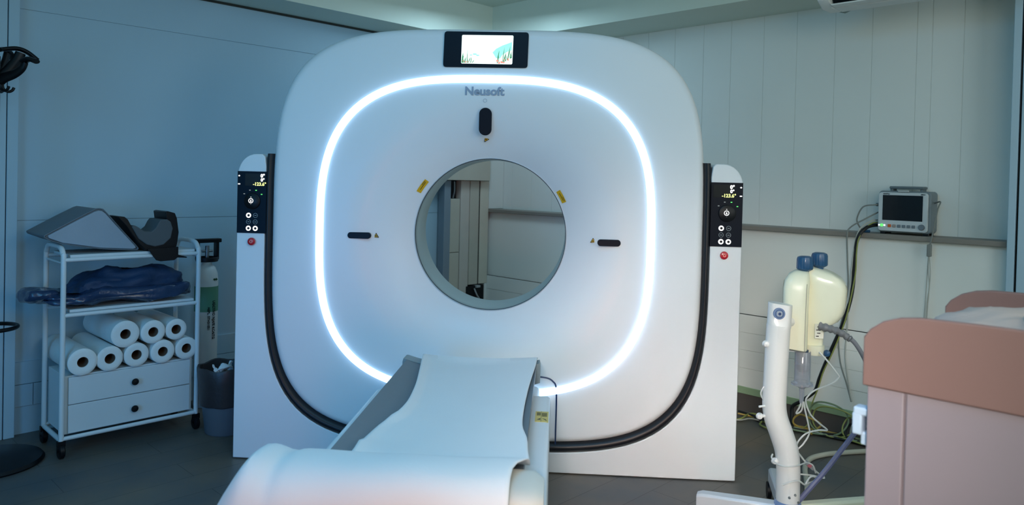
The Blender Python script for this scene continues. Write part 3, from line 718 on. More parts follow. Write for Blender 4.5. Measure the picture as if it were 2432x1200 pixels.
# ------------------------------------------------------------------ coat stand
cs = thing('coat_stand', 'black coat stand with curved hooks at the left edge of the room', 'coat stand', (-2.475, 3.12, 0))
MB().lathe((0, 0, 0), [(0.0001, 0.0), (0.205, 0.0), (0.21, 0.008), (0.20, 0.02), (0.12, 0.034), (0.03, 0.045), (0.022, 0.07), (0.0001, 0.07)], 48).build('base', M_black, cs, smooth=True)
MB().rod((0, 0, 0.03), (0, 0, 1.80), 0.022).build('pole', M_black, cs, smooth=True)
for k in range(2):
    MB().tube([(0.098*cos(2*pi*j/36), 0.098*sin(2*pi*j/36), 0.605) for j in range(37)], 0.009, 10, False).build('umbrella_ring', M_black, cs, smooth=True) if k == 0 else None
MB().rod((0.0, 0.0, 0.605), (-0.098, 0, 0.605), 0.008).build('ring_arm', M_black, cs)
def flat(pts, w, th):
    rg = []
    pts = catmull([Vector(p) for p in pts])
    for i, p in enumerate(pts):
        t_ = (pts[min(i+1, len(pts)-1)]-pts[max(i-1, 0)]).normalized(); sd = Vector((t_.y, -t_.x, 0)); sd = sd.normalized() if sd.length > 1e-3 else Vector((0, -1, 0))
        nn = t_.cross(sd).normalized(); f = i/(len(pts)-1); ww = w(f) if callable(w) else w
        rg.append([p+nn*cos(2*pi*k/14)*ww+sd*sin(2*pi*k/14)*th for k in range(14)])
    return MB().loft(rg)
for j, az in enumerate((-5, 40, 100, 160, 220, 280)):
    Rm = Matrix.Rotation(radians(az), 3, 'Z')
    if j == 0:
        P = [Rm @ Vector(p) for p in ((0.01, 0, 1.69), (0.05, 0, 1.705), (0.10, 0, 1.722), (0.135, 0, 1.745), (0.15, 0, 1.772))]
        arm = flat(P, lambda f: 0.026-0.012*f, 0.011).build('hook_arm', M_black, cs, smooth=True)
        P = [Rm @ Vector(p) for p in ((0.140, 0, 1.775), (0.168, 0, 1.786), (0.203, 0, 1.776))]
        flat(P, 0.011, 0.022).build('hook_tip', M_black, arm, smooth=True)
    else:
        P = [Rm @ Vector(p) for p in ((0.01, 0, 1.69), (0.045, 0, 1.73), (0.08, 0, 1.785), (0.095, 0, 1.825))]
        arm = flat(P, lambda f: 0.028-0.008*f, 0.011).build('hook_arm', M_black, cs, smooth=True)
        P = [Rm @ Vector(p) for p in ((0.03, 0, 1.832), (0.08, 0, 1.842), (0.12, 0, 1.83), (0.16, 0, 1.798))]
        flat(P, 0.010, 0.016).build('hook_tip', M_black, arm, smooth=True)
    P = [Rm @ Vector(p) for p in ((0.03, 0, 1.70), (0.03, 0, 1.672), (0.036, 0, 1.655), (0.052, 0, 1.648), (0.066, 0, 1.655), (0.072, 0, 1.668))]
    MB().tube(P, 0.006, 10).build('lower_hook', M_black, cs, smooth=True)

# ------------------------------------------------------------------ patient monitor on the ledge
mo = rthing('patient_monitor', 'grey patient monitor with dark screen standing on the right wall ledge', 'monitor', -0.09, 3.066, 1.08)
def fr(x0, x1, y0, y1, z0, z1, r=0.012):   # rounded plate whose face looks along +x (local), y spans width
    return MB().prism([(p, q) for p, q in rrect(y0, y1, z0, z1, r)], 'x', x0, x1)
fr(-0.06, 0.05, -0.123, 0.124, 0.010, 0.222, 0.018).build('shell', M_monb, mo, bevel=0.006)
fr(0.048, 0.066, -0.119, 0.113, 0.016, 0.214, 0.015).build('front_bezel', M_monf, mo, bevel=0.004)
MB().box(0.064, 0.0675, -0.097, 0.090, 0.072, 0.200).build('screen', M_screen, mo)
hd = MB(); hd.box(-0.03, 0.03, -0.075, -0.06, 0.215, 0.243); hd.box(-0.03, 0.03, 0.065, 0.08, 0.215, 0.243); hd.box(-0.035, 0.035, -0.078, 0.083, 0.232, 0.246)
hd.build('handle', mat('handle_grey', (96, 110, 116), 0.5), mo, bevel=0.005)
MB().box(0.045, 0.06, -0.03, 0.022, 0.216, 0.226).build('alarm_lamp', M_lgrey, mo, bevel=0.003)
for k in range(6):
    y = -0.062+k*0.0225
    MB().box(0.065, 0.070, y-0.008, y+0.008, 0.036, 0.051).build('key', M_orange if k == 0 else (mat('key_beige', (150, 142, 136), 0.5) if k == 1 else M_key), mo, bevel=0.002)
MB().lathe((0.066, 0.088, 0.043), [(0.0145, 0.0), (0.0145, 0.006), (0.012, 0.010), (0.0001, 0.010)], 28, 'x').build('selector_knob', M_key, mo, smooth=True)
lp = MB().prism(circ(-0.099, 0.045, 0.0075), 'x', 0.064, 0.069); lp.build('power_light', M_indg, mo)
MB().prism(circ(-0.112, 0.045, 0.0038), 'x', 0.064, 0.068).build('power_light', M_ind, mo)
MB().prism(circ(-0.086, 0.045, 0.0042), 'x', 0.064, 0.068).build('power_light', M_ind, mo)
MRT = (pi/2, 0, pi/2)
text('maker_name', 'mindray', 0.0095, M_black, mo, (0.0668, -0.080, 0.206), MRT, bold=0.0002, depth=0.0003)
text('type_mark', 'iPM 8', 0.0085, M_black, mo, (0.0668, 0.090, 0.206), MRT, bold=0.0002, depth=0.0003)
mf = MB()
for y in (-0.10, 0.10):
    for x in (-0.04, 0.035): mf.box(x-0.01, x+0.01, y-0.012, y+0.012, 0.0, 0.012)
mf.build('feet', M_black, mo)

def rcable(name, pts, r, m, label, cat='cable', group=None, smooth=True, n=8):
    o = MB().tube(pts, r, n, True).build(name, m, smooth=True); o.location = K; o.rotation_euler = (0, 0, ROT); tag(o, label, cat, group); return o
G_w = mat('grey_cable', (128, 132, 128), 0.5); G_wl = mat('pale_cable', (176, 178, 170), 0.5); G_k = mat('black_cable', (22, 24, 26), 0.5)
G_y = mat('yellow_green_cable', (146, 152, 84), 0.45); G_ye = mat('yellow_cable', (168, 140, 66), 0.45); G_gr = mat('pale_green_cable', (120, 140, 110), 0.5)
rcable('power_cable', [(-0.07, 2.935, 1.122), (-0.03, 2.922, 1.120), (0.015, 2.905, 1.108), (0.045, 2.882, 1.070), (0.045, 2.865, 1.0), (0.045, 2.862, 0.89), (0.045, 2.858, 0.802), (0.045, 2.844, 0.712), (0.045, 2.813, 0.598), (0.045, 2.759, 0.455), (0.045, 2.724, 0.359), (0.045, 2.70, 0.287), (0.045, 2.677, 0.214), (0.045, 2.61, 0.149), (0.047, 2.56, 0.107), (0.052, 2.559, 0.06), (0.08, 2.57, 0.014), (0.12, 2.60, 0.012)], 0.0095, G_k, 'thick black cable hanging from the monitor down the right wall')
rcable('earth_cable', [(-0.07, 2.935, 1.136), (-0.02, 2.922, 1.132), (0.03, 2.900, 1.10), (0.053, 2.882, 1.050), (0.053, 2.874, 0.978), (0.055, 2.872, 0.869), (0.055, 2.848, 0.713), (0.055, 2.822, 0.598), (0.055, 2.77, 0.444), (0.055, 2.725, 0.335), (0.055, 2.70, 0.241), (0.055, 2.668, 0.143), (0.06, 2.649, 0.03), (0.1, 2.62, 0.012)], 0.0035, G_y, 'yellow-green cable twisted along the black one down the right wall')
rcable('sensor_cable', [(-0.06, 2.944, 1.228), (-0.02, 2.929, 1.227), (0.0, 2.88, 1.214), (0.0, 2.852, 1.152), (0.0, 2.865, 1.112), (-0.01, 2.882, 1.092), (-0.01, 2.895, 1.088)], 0.0038, G_w, 'grey sensor cable curling from the monitor side to its blue plug on the ledge')
o = MB().rod((-0.01, 2.883, 1.089), (-0.008, 2.915, 1.089), 0.008, 0.007, 14).build('cable_plug', M_cap, smooth=True); o.location = K; o.rotation_euler = (0, 0, ROT); tag(o, 'small blue cable plug lying on the ledge left of the monitor', 'plug')
rcable('sensor_cable', [(-0.06, 2.938, 1.19), (0.01, 2.898, 1.154), (0.03, 2.832, 1.107), (0.045, 2.821, 1.062), (0.045, 2.827, 0.93), (0.045, 2.833, 0.799), (0.045, 2.816, 0.664), (0.045, 2.794, 0.528), (0.045, 2.806, 0.397), (0.045, 2.84, 0.293), (0.045, 2.868, 0.2)], 0.004, G_w, 'grey cable hanging left of the black cable from the monitor')
rcable('sensor_cable', [(-0.07, 2.935, 1.148), (-0.01, 2.915, 1.14), (0.04, 2.878, 1.092), (0.05, 2.858, 0.977), (0.05, 2.842, 0.757), (0.045, 2.835, 0.579), (0.045, 2.831, 0.424), (0.045, 2.858, 0.253), (0.045, 2.872, 0.201)], 0.004, G_wl, 'pale grey cable hanging from the monitor beside the yellow-green one')
MB().rod((-0.03, -0.125, 0.148), (-0.03, -0.160, 0.147), 0.011, 0.009, 12).build('side_plug', M_monb, mo, smooth=True)
ec = rthing('electrode_leads', 'grey electrode lead with splitter hanging from the right side of the monitor', 'cable', 0.0, 3.2, 0.7)
MB().tube([(-0.10, -0.01, 0.545), (-0.06, 0.025, 0.553), (0.0, 0.03, 0.52), (0.02, 0.024, 0.45), (0.022, 0.014, 0.385), (0.022, 0.007, 0.345)], 0.0035, 8).build('main_lead', G_w, ec, smooth=True)
MB().box(0.012, 0.032, -0.006, 0.014, 0.285, 0.345).build('splitter', G_w, ec, bevel=0.004)
for pts in ([(0.022, 0.001, 0.29), (0.022, -0.002, 0.2), (0.022, -0.005, 0.1), (0.022, -0.01, -0.05), (0.022, -0.012, -0.2)], [(0.024, 0.006, 0.29), (0.024, 0.012, 0.2), (0.024, 0.008, 0.1), (0.024, 0.004, 0.0), (0.024, 0.0, -0.2)],
            [(0.027, 0.004, 0.29), (0.027, 0.004, 0.21), (0.027, 0.010, 0.14), (0.027, 0.001, 0.04), (0.027, -0.004, -0.15)]):
    MB().tube(pts, 0.0022, 6).build('electrode_lead', G_wl, ec, smooth=True)
# tangle of leads on the floor along the right wall
rnd = random.Random(11)
def heap(n_, mm, nm, lab, rr_, loops):
    for i in range(n_):
        pts = []; b0 = 2.25+rnd.random()*0.35; b1 = 2.95+rnd.random()*0.15; N = 9
        for k in range(N):
            f = k/(N-1); pts.append((0.07+0.06*rnd.random()+0.03*sin(f*6), b0+(b1-b0)*f, rr_+0.004+0.012*rnd.random()))
        if i in loops:
            c = (0.075, loops[i][0], loops[i][1]+0.012); R_ = loops[i][1]
            pts = pts[:3]+[(0.075+0.02*sin(q*1.3+i), c[1]+loops[i][2]*R_*cos(-pi/2+2*pi*q/12), c[2]+R_*sin(-pi/2+2*pi*q/12)) for q in range(13)]+pts[6:]
        rcable(nm, pts, rr_, mm, lab[i], group=nm.replace('_', ' ')+'s tangled on the floor')
heap(3, G_y, 'yellow_green_lead', ['yellow-green lead with a wide loop in the tangle on the floor below the monitor', 'yellow-green lead with a smaller upright loop in the floor tangle', 'yellow-green lead lying flat in the floor tangle'], 0.004, {0: (2.79, 0.075, 1.5), 1: (2.9, 0.06, 1.0)})
heap(2, G_ye, 'yellow_lead', ['orange-yellow lead lying in the floor tangle along the right wall', 'orange-yellow lead with a low loop in the floor tangle'], 0.005, {1: (2.65, 0.035, 2.0)})
heap(3, G_k, 'black_lead', ['thin black lead lying flat in the floor tangle', 'black lead with a loop at the right end of the floor tangle', 'black lead winding along the wall under the coloured leads'], 0.006, {1: (2.92, 0.045, 1.4)})
heap(2, G_gr, 'grey_green_lead', ['grey-green lead with a tall loop in the floor tangle', 'grey-green lead lying along the skirting'], 0.0045, {0: (2.76, 0.085, 1.2)})
heap(1, G_wl, 'pale_lead', ['pale grey lead with an upright loop in the floor tangle'], 0.004, {0: (2.93, 0.05, 1.1)})
rcable('yellow_green_lead', [(0.26, 2.24, 0.012), (0.20, 2.325, 0.012), (0.10, 2.33, 0.02), (0.07, 2.36, 0.02), (0.11, 2.42, 0.012), (0.20, 2.45, 0.01), (0.22, 2.55, 0.01), (0.12, 2.60, 0.012)], 0.005, G_y, 'yellow-green lead emerging from behind the scanner pedestal across the floor', group='yellow green leads tangled on the floor')
rcable('pale_lead', [(0.28, 2.22, 0.01), (0.21, 2.335, 0.012), (0.14, 2.37, 0.012), (0.13, 2.5, 0.01), (0.12, 2.62, 0.012)], 0.004, G_wl, 'pale grey lead emerging from behind the scanner pedestal', group='pale leads tangled on the floor')
rcable('white_hose', [(0.2, 3.9, 0.014), (0.35, 3.75, 0.014), (0.5, 3.6, 0.014), (0.62, 3.42, 0.014), (0.70, 3.30, 0.014), (0.80, 3.14, 0.014), (0.92, 3.02, 0.014), (1.05, 2.98, 0.014)], 0.012, mat('cream_hose', (190, 188, 172), 0.5), 'cream hose lying across the floor beside the injector stand', 'hose') if False else None
o = MB().tube([(1.70, 3.80, 0.012), (1.559, 3.765, 0.012), (1.445, 3.733, 0.012), (1.329, 3.69, 0.012), (1.237, 3.624, 0.012), (1.175, 3.511, 0.012), (1.131, 3.359, 0.012), (1.10, 3.25, 0.012)], 0.012, 10).build('cream_hose', mat('cream_hose', (190, 188, 172), 0.5), smooth=True)
tag(o, 'cream hose lying across the floor behind the injector stand', 'hose')

# ------------------------------------------------------------------ air conditioner
ac = rthing('air_conditioner', 'white wall air conditioner cut off by the top edge at right', 'air conditioner', 0.26, 3.20, 2.185)
M_acw = mat('ac_white', (224, 228, 226), 0.4)
MB().prism([(0.0, 0.0), (0.09, 0.0), (0.112, 0.020), (0.150, 0.095), (0.205, 0.13), (0.21, 0.30), (0.0, 0.30)], 'y', -0.36, 0.46).build('casing', M_acw, ac, bevel=0.004)
MB().prism([(0.0, 0.0), (0.11, 0.0), (0.17, 0.03), (0.205, 0.10), (0.21, 0.30), (0.0, 0.30)], 'y', -0.415, -0.36).build('end_cap', M_acw, ac, bevel=0.006)
MB().prism([(0.106, 0.022), (0.122, 0.020), (0.158, 0.094), (0.142, 0.098)], 'y', -0.355, 0.45).build('outlet', M_black, ac)
MB().prism([(0.108, 0.002), (0.150, 0.006), (0.150, 0.012), (0.108, 0.010)], 'y', -0.355, 0.45).build('louver', M_acw, ac)
struct('trim_9', MB().prism([(2.66, 2.285), (2.70, 2.272), (2.75, 2.290), (2.83, 2.288), (2.80, 2.315), (2.68, 2.315)], 'x', -0.16, -0.1585), mat('bare_patch', (150, 158, 150), 0.8))

# ------------------------------------------------------------------ contrast injector on its stand
IJ = thing('contrast_injector', 'white contrast injector on a bent floor column, with two blue caps', 'injector', (0.88, 2.81, 0))
def ib(mb, name, m, parent=IJ, **kw):
    mb.v = [(x-0.88, y-2.81, z) for x, y, z in mb.v]; return mb.build(name, m, parent, **kw)
ib(MB().tube([(0.878, 2.80, 0.10), (0.877, 2.80, 0.20), (0.876, 2.80, 0.27), (0.868, 2.80, 0.335), (0.846, 2.80, 0.40), (0.826, 2.80, 0.455), (0.8185, 2.80, 0.51), (0.820, 2.80, 0.60), (0.8225, 2.80, 0.70), (0.826, 2.80, 0.80)], 0.0435, 32).build if False else
   MB().tube([(0.878, 2.80, 0.10), (0.877, 2.80, 0.20), (0.876, 2.80, 0.27), (0.868, 2.80, 0.335), (0.846, 2.80, 0.40), (0.826, 2.80, 0.455), (0.8185, 2.80, 0.51), (0.820, 2.80, 0.60), (0.8225, 2.80, 0.70), (0.826, 2.80, 0.80)], 0.0425, 32), 'column', M_pole, smooth=True)
# flattened column top
rg = []
for z, fl in ((0.79, 0.0), (0.80, 0.3), (0.815, 1.0), (0.860, 1.0), (0.878, 1.0)):
    row = []
    for k in range(40):
        a = 2*pi*k/40; x = 0.0425*cos(a); y = 0.0425*sin(a)
        lim = -0.0425+0.010*fl
        y = max(y, lim-0.18*x*fl) if fl > 0 else y
        zz = z-(0.005*(x/0.0425) if z > 0.87 else 0)
        row.append((0.8275+x+(z-0.80)*0.03, 2.80+y, zz))
    rg.append(row)
ib(MB().loft(rg), 'column_head', M_pole, smooth=True)
bd = ib(MB().lathe((0.817, 2.765, 0.846), [(0.0001, -0.002), (0.021, -0.002), (0.021, 0.006)], 36, 'y'), 'badge', mat('badge_blue', (112, 134, 168), 0.35), smooth=True)
ib(MB().lathe((0.817, 2.763, 0.846), [(0.0155, -0.001), (0.0145, -0.0015), (0.0135, -0.001)], 30, 'y'), 'badge_ring', mat('badge_navy', (50, 70, 110), 0.35), parent=bd)
ib(MB().prism(rrect(0.8085, 0.8255, 0.8375, 0.8545, 0.004), 'y', 2.7595, 2.7625), 'badge_emblem', M_lgrey, parent=bd)
ib(MB().prism(circ(0.817, 0.846, 0.0055, 14), 'y', 2.758, 2.7598), 'badge_emblem', mat('badge_navy', (50, 70, 110), 0.35), parent=bd)
# side hooks
for (x, z), nm in (((0.777, 0.73), 'side_hook'), ((0.762, 0.462), 'side_hook'), ((0.822, 0.298), 'side_hook')):
    ib(MB().rod((x+0.02, 2.79, z), (x-0.002, 2.785, z), 0.006, n=12).lathe((x, 2.785, z), [(0.0001, -0.012), (0.009, -0.010), (0.013, 0.0), (0.009, 0.010), (0.0001, 0.012)], 16, 'y'), nm, M_pole, smooth=True)
ib(MB().rod((0.79, 2.785, 0.502), (0.758, 2.782, 0.497), 0.004, n=10), 'side_peg', M_pole, smooth=True)
# head: two rounded lobes
def secring(cx, cy, hx, hy, z, n_=40, e=4.0, tilt=(0, 0), rot=0.0):
    out = []
    for k in range(n_):
        a = 2*pi*k/n_; r_ = se(a, hx, hy, e); x, y = r_*cos(a), r_*sin(a)
        xr = x*cos(rot)-y*sin(rot); yr = x*sin(rot)+y*cos(rot)
        out.append((cx+xr, cy+yr, z+tilt[0]*x+tilt[1]*y))
    return out
rot = radians(-20)
lobes = [(0.930, 2.92, 0.036, 0.050, 0.688), (0.928, 2.92, 0.042, 0.062, 0.695), (0.926, 2.92, 0.044, 0.066, 0.76), (0.925, 2.92, 0.045, 0.070, 0.84), (0.925, 2.92, 0.046, 0.072, 0.92), (0.928, 2.92, 0.045, 0.068, 0.950), (0.934, 2.92, 0.038, 0.058, 0.972), (0.942, 2.92, 0.028, 0.040, 0.985), (0.946, 2.92, 0.020, 0.030, 0.990)]
hm = MB().loft([secring(cx, cy, hx, hy, z, e=5.0, rot=rot, tilt=(-0.1, 0)) for cx, cy, hx, hy, z in lobes])
hd_ = ib(hm, 'head_housing', M_cream, smooth=True)
lobe2 = [(1.004, 2.96, 0.032, 0.045, 0.70), (1.006, 2.96, 0.036, 0.050, 0.705), (1.008, 2.96, 0.038, 0.052, 0.76), (1.014, 2.96, 0.042, 0.058, 0.785), (1.032, 2.96, 0.060, 0.072, 0.812), (1.041, 2.96, 0.069, 0.078, 0.84), (1.046, 2.96, 0.074, 0.082, 0.875), (1.048, 2.96, 0.076, 0.083, 0.94), (1.045, 2.96, 0.074, 0.081, 0.960), (1.038, 2.96, 0.066, 0.074, 0.978), (1.030, 2.96, 0.048, 0.062, 0.990), (1.022, 2.96, 0.032, 0.042, 0.997)]
ib(MB().loft([secring(cx, cy, hx, hy, z, e=5.0, rot=rot, tilt=(-0.25, 0)) for cx, cy, hx, hy, z in lobe2]), 'motor_housing', M_cream, smooth=True)
def seam_on(lob, e, side, z0i, z1i, ang, tl, nm):
    pts = []
    for cx, cy, hx, hy, z in lob[z0i:z1i]:
        a = ang; r_ = se(a, hx, hy, e)+0.0005; x, y = r_*cos(a), r_*sin(a)
        pts.append((cx+x*cos(rot)-y*sin(rot), cy+x*sin(rot)+y*cos(rot), z+tl*x))
    ib(MB().tube(pts, 0.0013, 6), nm, mat('seam_shade', (168, 168, 150), 0.6), parent=hd_)
seam_on(lobes, 5.0, 0, 1, 6, radians(215), -0.1, 'housing_seam')
seam_on(lobes, 5.0, 0, 1, 6, radians(300), -0.1, 'housing_seam')
seam_on(lobe2, 5.0, 0, 4, 9, radians(328), -0.25, 'housing_seam')
for x, y, z in ((0.952, 2.915, 0.988), (1.020, 2.955, 1.000)):
    mb = MB(); n_ = 48; rg = []
    for h, rr_ in ((-0.012, 0.014), (0.0, 0.016), (0.008, 0.0290), (0.012, 0.0305), (0.045, 0.0300), (0.054, 0.027), (0.058, 0.018), (0.0585, 0.0005)):
        rg.append([(x+(rr_-(0.0018 if (k % 4 == 0 and 0.005 < h < 0.05) else 0))*cos(2*pi*k/n_), y+(rr_-(0.0018 if (k % 4 == 0 and 0.005 < h < 0.05) else 0))*sin(2*pi*k/n_), z+h) for k in range(n_)])
    ib(MB().loft(rg), 'knob_cap', M_cap, smooth=True)
ib(MB().box(0.885, 0.965, 2.885, 2.93, 0.682, 0.690), 'syringe_plate', M_lgrey, bevel=0.002)
ib(MB().lathe((1.0, 2.925, 0), [(0.0001, 0.668), (0.034, 0.668), (0.037, 0.675), (0.037, 0.705), (0.0001, 0.706)], 30), 'syringe_holder', M_cream, smooth=True)
ib(MB().box(0.990, 1.022, 2.893, 2.901, 0.735, 0.79), 'info_label', mat('label_white', (236, 236, 222), 0.5))
mb = MB()
for k in range(4): mb.box(0.994+0.004*(k % 2), 1.004+0.006*(k % 2), 2.8915, 2.8935, 0.742+k*0.012, 0.745+k*0.012)
ib(mb, 'label_print', M_black)
sy = ib(MB().lathe((0.948, 2.895, 0), [(0.0275, 0.685), (0.029, 0.683), (0.029, 0.57), (0.040, 0.564), (0.041, 0.556), (0.030, 0.552), (0.010, 0.545), (0.0085, 0.50), (0.0065, 0.485), (0.005, 0.485), (0.007, 0.54), (0.027, 0.556), (0.0275, 0.685)], 36), 'syringe', M_clear, smooth=True)
ib(MB().lathe((0.948, 2.895, 0), [(0.0001, 0.69), (0.020, 0.69), (0.020, 0.64), (0.0262, 0.635), (0.0262, 0.618), (0.015, 0.605), (0.0001, 0.60)], 30), 'plunger', mat('plunger_blue', (70, 88, 112), 0.5), parent=sy, smooth=True)
ib(MB().lathe((1.038, 2.90, 0.678), [(0.0001, -0.012), (0.010, -0.010), (0.0135, 0.0), (0.010, 0.010), (0.0001, 0.012)], 20, 'y'), 'lock_knob', M_cap, smooth=True)
ib(MB().rod((1.038, 2.91, 0.678), (1.01, 2.93, 0.685), 0.006, n=10), 'lock_stem', M_cap)
mb = MB(); P = catmull([Vector(p) for p in ((1.000, 2.878, 0.785), (1.029, 2.86, 0.781), (1.061, 2.85, 0.772), (1.095, 2.85, 0.752), (1.105, 2.85, 0.745))], 8)
ib(mb.tube(P, 0.014, 14, False, rr=lambda t_: 0.0155-0.005*t_+0.0022*sin(t_*46)), 'hose_grip', mat('strain_relief', (112, 114, 118), 0.5), smooth=True)
ib(MB().tube([(1.095, 2.85, 0.752), (1.119, 2.85, 0.735), (1.144, 2.85, 0.70), (1.175, 2.86, 0.645), (1.205, 2.87, 0.57), (1.21, 2.87, 0.50)], 0.0085, 10), 'power_hose', mat('hose_grey', (122, 124, 132), 0.4, coat=0.4), smooth=True)
ib(MB().tube([(0.868, 2.86, 0.86), (0.882, 2.85, 0.858), (0.888, 2.855, 0.845), (0.880, 2.86, 0.832), (0.868, 2.87, 0.83)], 0.0022, 6), 'mount_clip', M_metal)
ib(MB().rod((0.86, 2.83, 0.80), (0.93, 2.92, 0.80), 0.018, n=16), 'head_arm', M_pole, smooth=True)
# base
ib(MB().lathe((0.878, 2.80, 0), [(0.0001, 0.06), (0.05, 0.06), (0.055, 0.075), (0.055, 0.11), (0.046, 0.145), (0.044, 0.15)], 32), 'column_socket', mat('socket_blue', (120, 146, 190), 0.35, coat=0.3), smooth=True)
def leg(dx, dy, m, w_=0.028):
    c = Vector((0.878, 2.80, 0)); e = c+Vector((dx, dy, 0)); d = (e-c).normalized(); s_ = Vector((-d.y, d.x, 0))
    rg = []
    for f, hh, ww in ((0.03, 0.135, w_), (0.5, 0.13, w_), (0.93, 0.125, w_*0.9), (0.99, 0.118, w_*0.8)):
        p = c+(e-c)*f
        rg.append([p+s_*ww+Vector((0, 0, hh-0.008)), p+s_*(ww-0.008)+Vector((0, 0, hh)), p-s_*(ww-0.008)+Vector((0, 0, hh)), p-s_*ww+Vector((0, 0, hh-0.008)), p-s_*ww+Vector((0, 0, hh-0.055)), p+s_*ww+Vector((0, 0, hh-0.055))])
    l_ = ib(MB().loft([[tuple(q) for q in r_] for r_ in rg]), 'base_leg', m, bevel=0.002)
    ang = atan2(d.y, d.x); q = e-d*0.03
    mbw = MB()
    for sgn in (-1, 1):
        mbw.rod(tuple(q+s_*0.010*sgn+Vector((0, 0, 0.034))), tuple(q+s_*0.026*sgn+Vector((0, 0, 0.034))), 0.034, n=24)
    mbw.rod(tuple(q+Vector((0, 0, 0.03))), tuple(q+Vector((0, 0, 0.075))), 0.012, n=12)
    cw = ib(mbw, 'caster', M_black, parent=l_, smooth=True)
    return l_
M_legb = mat('leg_white', (216, 220, 226), 0.3, coat=0.4, metal=0.1)
leg(-0.315, 0.105, M_legb); leg(0.36, 0.13, M_cream, 0.022); leg(0.06, 0.40, M_legb, 0.024); leg(-0.02, -0.36, M_legb)
for x, z in ((0.870, 0.175), (0.891, 0.185), (0.905, 0.155)):
    ib(MB().lathe((x, 2.80-sqrt(max(0, 0.0435**2-(x-0.878)**2)), z), [(0.0001, -0.004), (0.004, -0.003), (0.005, 0.001)], 14, 'y'), 'bolt', M_metal, smooth=True)
# infusion tubing
def wcable(name, pts, r_, m, lab, cat): o = MB().tube(pts, r_, 8).build(name, m, smooth=True); tag(o, lab, cat); return o
tu = [(1.003, 2.88, 0.686), (1.032, 2.87, 0.655), (1.065, 2.861, 0.611), (1.071, 2.861, 0.597), (1.045, 2.859, 0.573), (0.99, 2.865, 0.546), (0.959, 2.853, 0.526), (0.95, 2.852, 0.502), (0.969, 2.852, 0.455), (1.001, 2.854, 0.424), (1.033, 2.856, 0.398), (1.002, 2.854, 0.397), (0.955, 2.85, 0.384), (0.924, 2.848, 0.351), (0.922, 2.847, 0.319), (0.938, 2.848, 0.296), (0.958, 2.849, 0.273), (0.998, 2.851, 0.239), (1.027, 2.852, 0.218), (0.982, 2.85, 0.226), (0.935, 2.847, 0.23)]
IT = thing('infusion_tubing', 'clear infusion tubing hanging in loops below the injector syringe', 'tubing', (0.95, 2.85, 0.2))
def itb(pts, r_, nm, m=M_tubing): MB().tube([(x-0.95, y-2.85, z-0.2) for x, y, z in pts], r_, 8).build(nm, m, IT, smooth=True)
itb(tu, 0.0032, 'tube')
itb([(0.948, 2.895, 0.487), (0.935, 2.88, 0.470), (0.922, 2.87, 0.452), (0.937, 2.86, 0.466), (0.941, 2.851, 0.502), (0.948, 2.851, 0.471), (0.962, 2.851, 0.416), (0.966, 2.851, 0.384), (0.945, 2.849, 0.345), (0.923, 2.847, 0.323)], 0.0032, 'tube')
itb([(0.935, 2.79, 0.212), (0.955, 2.80, 0.237), (0.975, 2.81, 0.237), (0.985, 2.82, 0.221), (0.95, 2.81, 0.210), (0.925, 2.77, 0.222), (0.90, 2.755, 0.240), (0.87, 2.75, 0.236), (0.84, 2.752, 0.222)], 0.0032, 'tube')
itb([(0.99, 2.84, 0.24), (0.975, 2.83, 0.272), (0.95, 2.82, 0.284), (0.925, 2.79, 0.29), (0.89, 2.755, 0.294), (0.85, 2.75, 0.292), (0.822, 2.77, 0.296), (0.812, 2.79, 0.308), (0.818, 2.80, 0.318)], 0.0028, 'tube')
itb([(0.785, 2.80, 0.575), (0.772, 2.79, 0.562), (0.766, 2.79, 0.545), (0.772, 2.79, 0.528), (0.785, 2.80, 0.512)], 0.0028, 'tube')
MB().rod((0.955-0.95, 0.0, 0.277-0.2), (0.985-0.95, 0.0, 0.250-0.2), 0.0075, n=12).build('connector', M_clear, IT, smooth=True)
MB().rod((0.964-0.95, -0.002, 0.269-0.2), (0.973-0.95, -0.002, 0.261-0.2), 0.008, n=12).build('connector_band', mat('pink_band', (210, 120, 130), 0.4), IT, smooth=True)
wcable('blue_hose', [(1.21, 2.83, 0.54), (1.146, 2.813, 0.452), (1.109, 2.81, 0.397), (1.068, 2.807, 0.341), (1.034, 2.804, 0.294), (0.996, 2.801, 0.245), (0.95, 2.798, 0.19), (0.92, 2.80, 0.15)], 0.0095, mat('blue_grey_hose', (104, 108, 146), 0.4, coat=0.4), 'blue-grey hose slanting down to the injector base', 'hose')

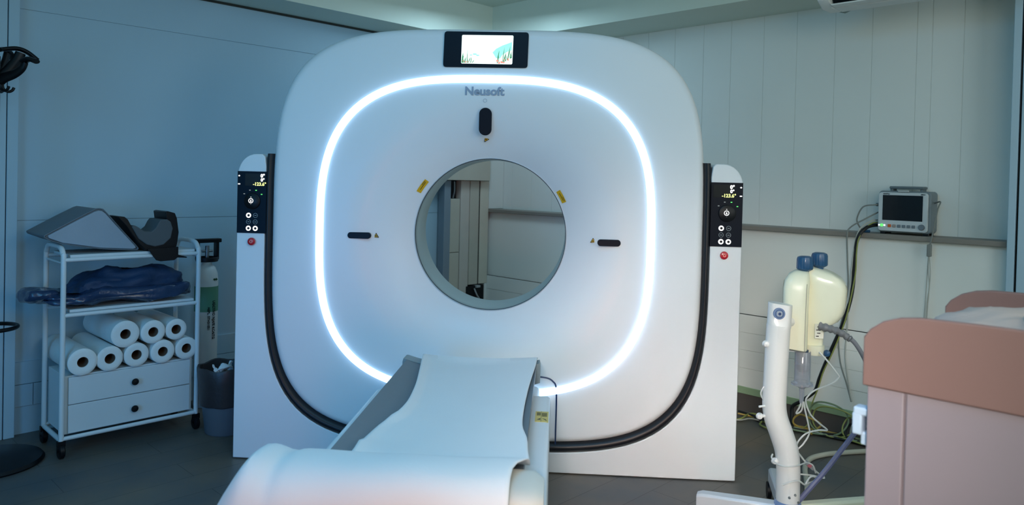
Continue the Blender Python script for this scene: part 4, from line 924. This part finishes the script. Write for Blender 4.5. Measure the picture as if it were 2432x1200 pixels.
# ------------------------------------------------------------------ trolley in the foreground at right
TA, TBb = 2.482, 3.743
TR = rthing('medical_trolley', 'large trolley toned as in dim warm light, with raised top guard in the right foreground', 'trolley', TA, TBb)
W_, D_ = 0.75, 0.60     # along b, along -a
def trb(mb, name, m, **kw): return mb.build(name, m, TR, **kw)
trb(MB().box(-D_+0.012, -0.012, 0.006, W_, 0.08, 0.92), 'trolley_body', M_trolley_dim, bevel=0.006)
trb(MB().box(-0.014, -0.004, 0.080, W_, 0.10, 0.915), 'front_panel', M_trolley_dim, bevel=0.003)
trb(MB().box(-0.014, -0.004, 0.008, 0.076, 0.10, 0.915), 'corner_panel', M_trolley_dim, bevel=0.003)
trb(MB().box(-D_, 0.0, 0.0, W_+0.005, 0.912, 0.985), 'top_tray', M_guard_dim, bevel=0.008)
def guard(a0, a1):
    p = [(0.0, 0.915), (0.0, 1.012), (0.012, 1.030), (0.035, 1.048), (0.065, 1.059), (0.10, 1.064), (0.2, 1.066), (W_-0.06, 1.066), (W_, 1.03), (W_, 0.915)]
    return MB().prism([(b_, z) for b_, z in p], 'x', a0, a1)
trb(guard(-0.014, 0.003), 'near_guard', M_guard_dim, bevel=0.003)
trb(guard(-D_-0.003, -D_+0.02), 'far_guard', M_guard_dim, bevel=0.003)
for b_ in (0.06, W_-0.06):
    for a in (-0.06, -D_+0.06): trb(MB().rod((a-0.014, b_, 0.04), (a+0.014, b_, 0.04), 0.04).box(a-0.01, a+0.01, b_-0.01, b_+0.01, 0.04, 0.09), 'caster', M_black, smooth=True)
cl = MB().box(-0.05, -0.02, -0.024, 0.006, 0.845, 0.862); cl.box(-0.05, -0.02, -0.026, -0.006, 0.805, 0.850); cl.box(-0.045, -0.025, -0.010, 0.006, 0.785, 0.812)
trb(cl, 'side_clip', mat('pale_blue_clip', (190, 210, 232), 0.35), bevel=0.004)
# white wrapped bundle and papers on the trolley top
o = lump('x', (0, 0, 0.0), (0.245, 0.27, 0.060), M_paper, 4.0, 0.02, 0.75, floor=-0.026).build('white_bundle', mat('bundle_wrap', (186, 172, 166), 0.8, bump=0.1), smooth=True)
o.location = RW(TA-0.28, TBb+0.31, 1.012); o.rotation_euler = (0, 0, ROT); tag(o, 'soft pale wrapped bundle lying in the trolley top tray', 'bundle')
bx = MB().add([(-0.06, -0.05, 0), (0.06, -0.05, 0), (0.06, 0.05, 0), (-0.06, 0.05, 0), (-0.05, -0.045, 0.02), (0.05, -0.045, 0.03), (0.05, 0.05, 0.03), (-0.05, 0.05, 0.02)], [(0, 1, 2, 3), (4, 5, 6, 7), (0, 1, 5, 4), (1, 2, 6, 5), (2, 3, 7, 6), (3, 0, 4, 7)])
o = bx.build('folded_packet', mat('packet_wrap', (200, 184, 174), 0.7), bevel=0.003); o.location = RW(TA-0.13, TBb+0.30, 1.052); o.rotation_euler = (0.0, 0.15, ROT+0.3); tag(o, 'folded pale packet lying on the bundle in the trolley tray', 'packet')
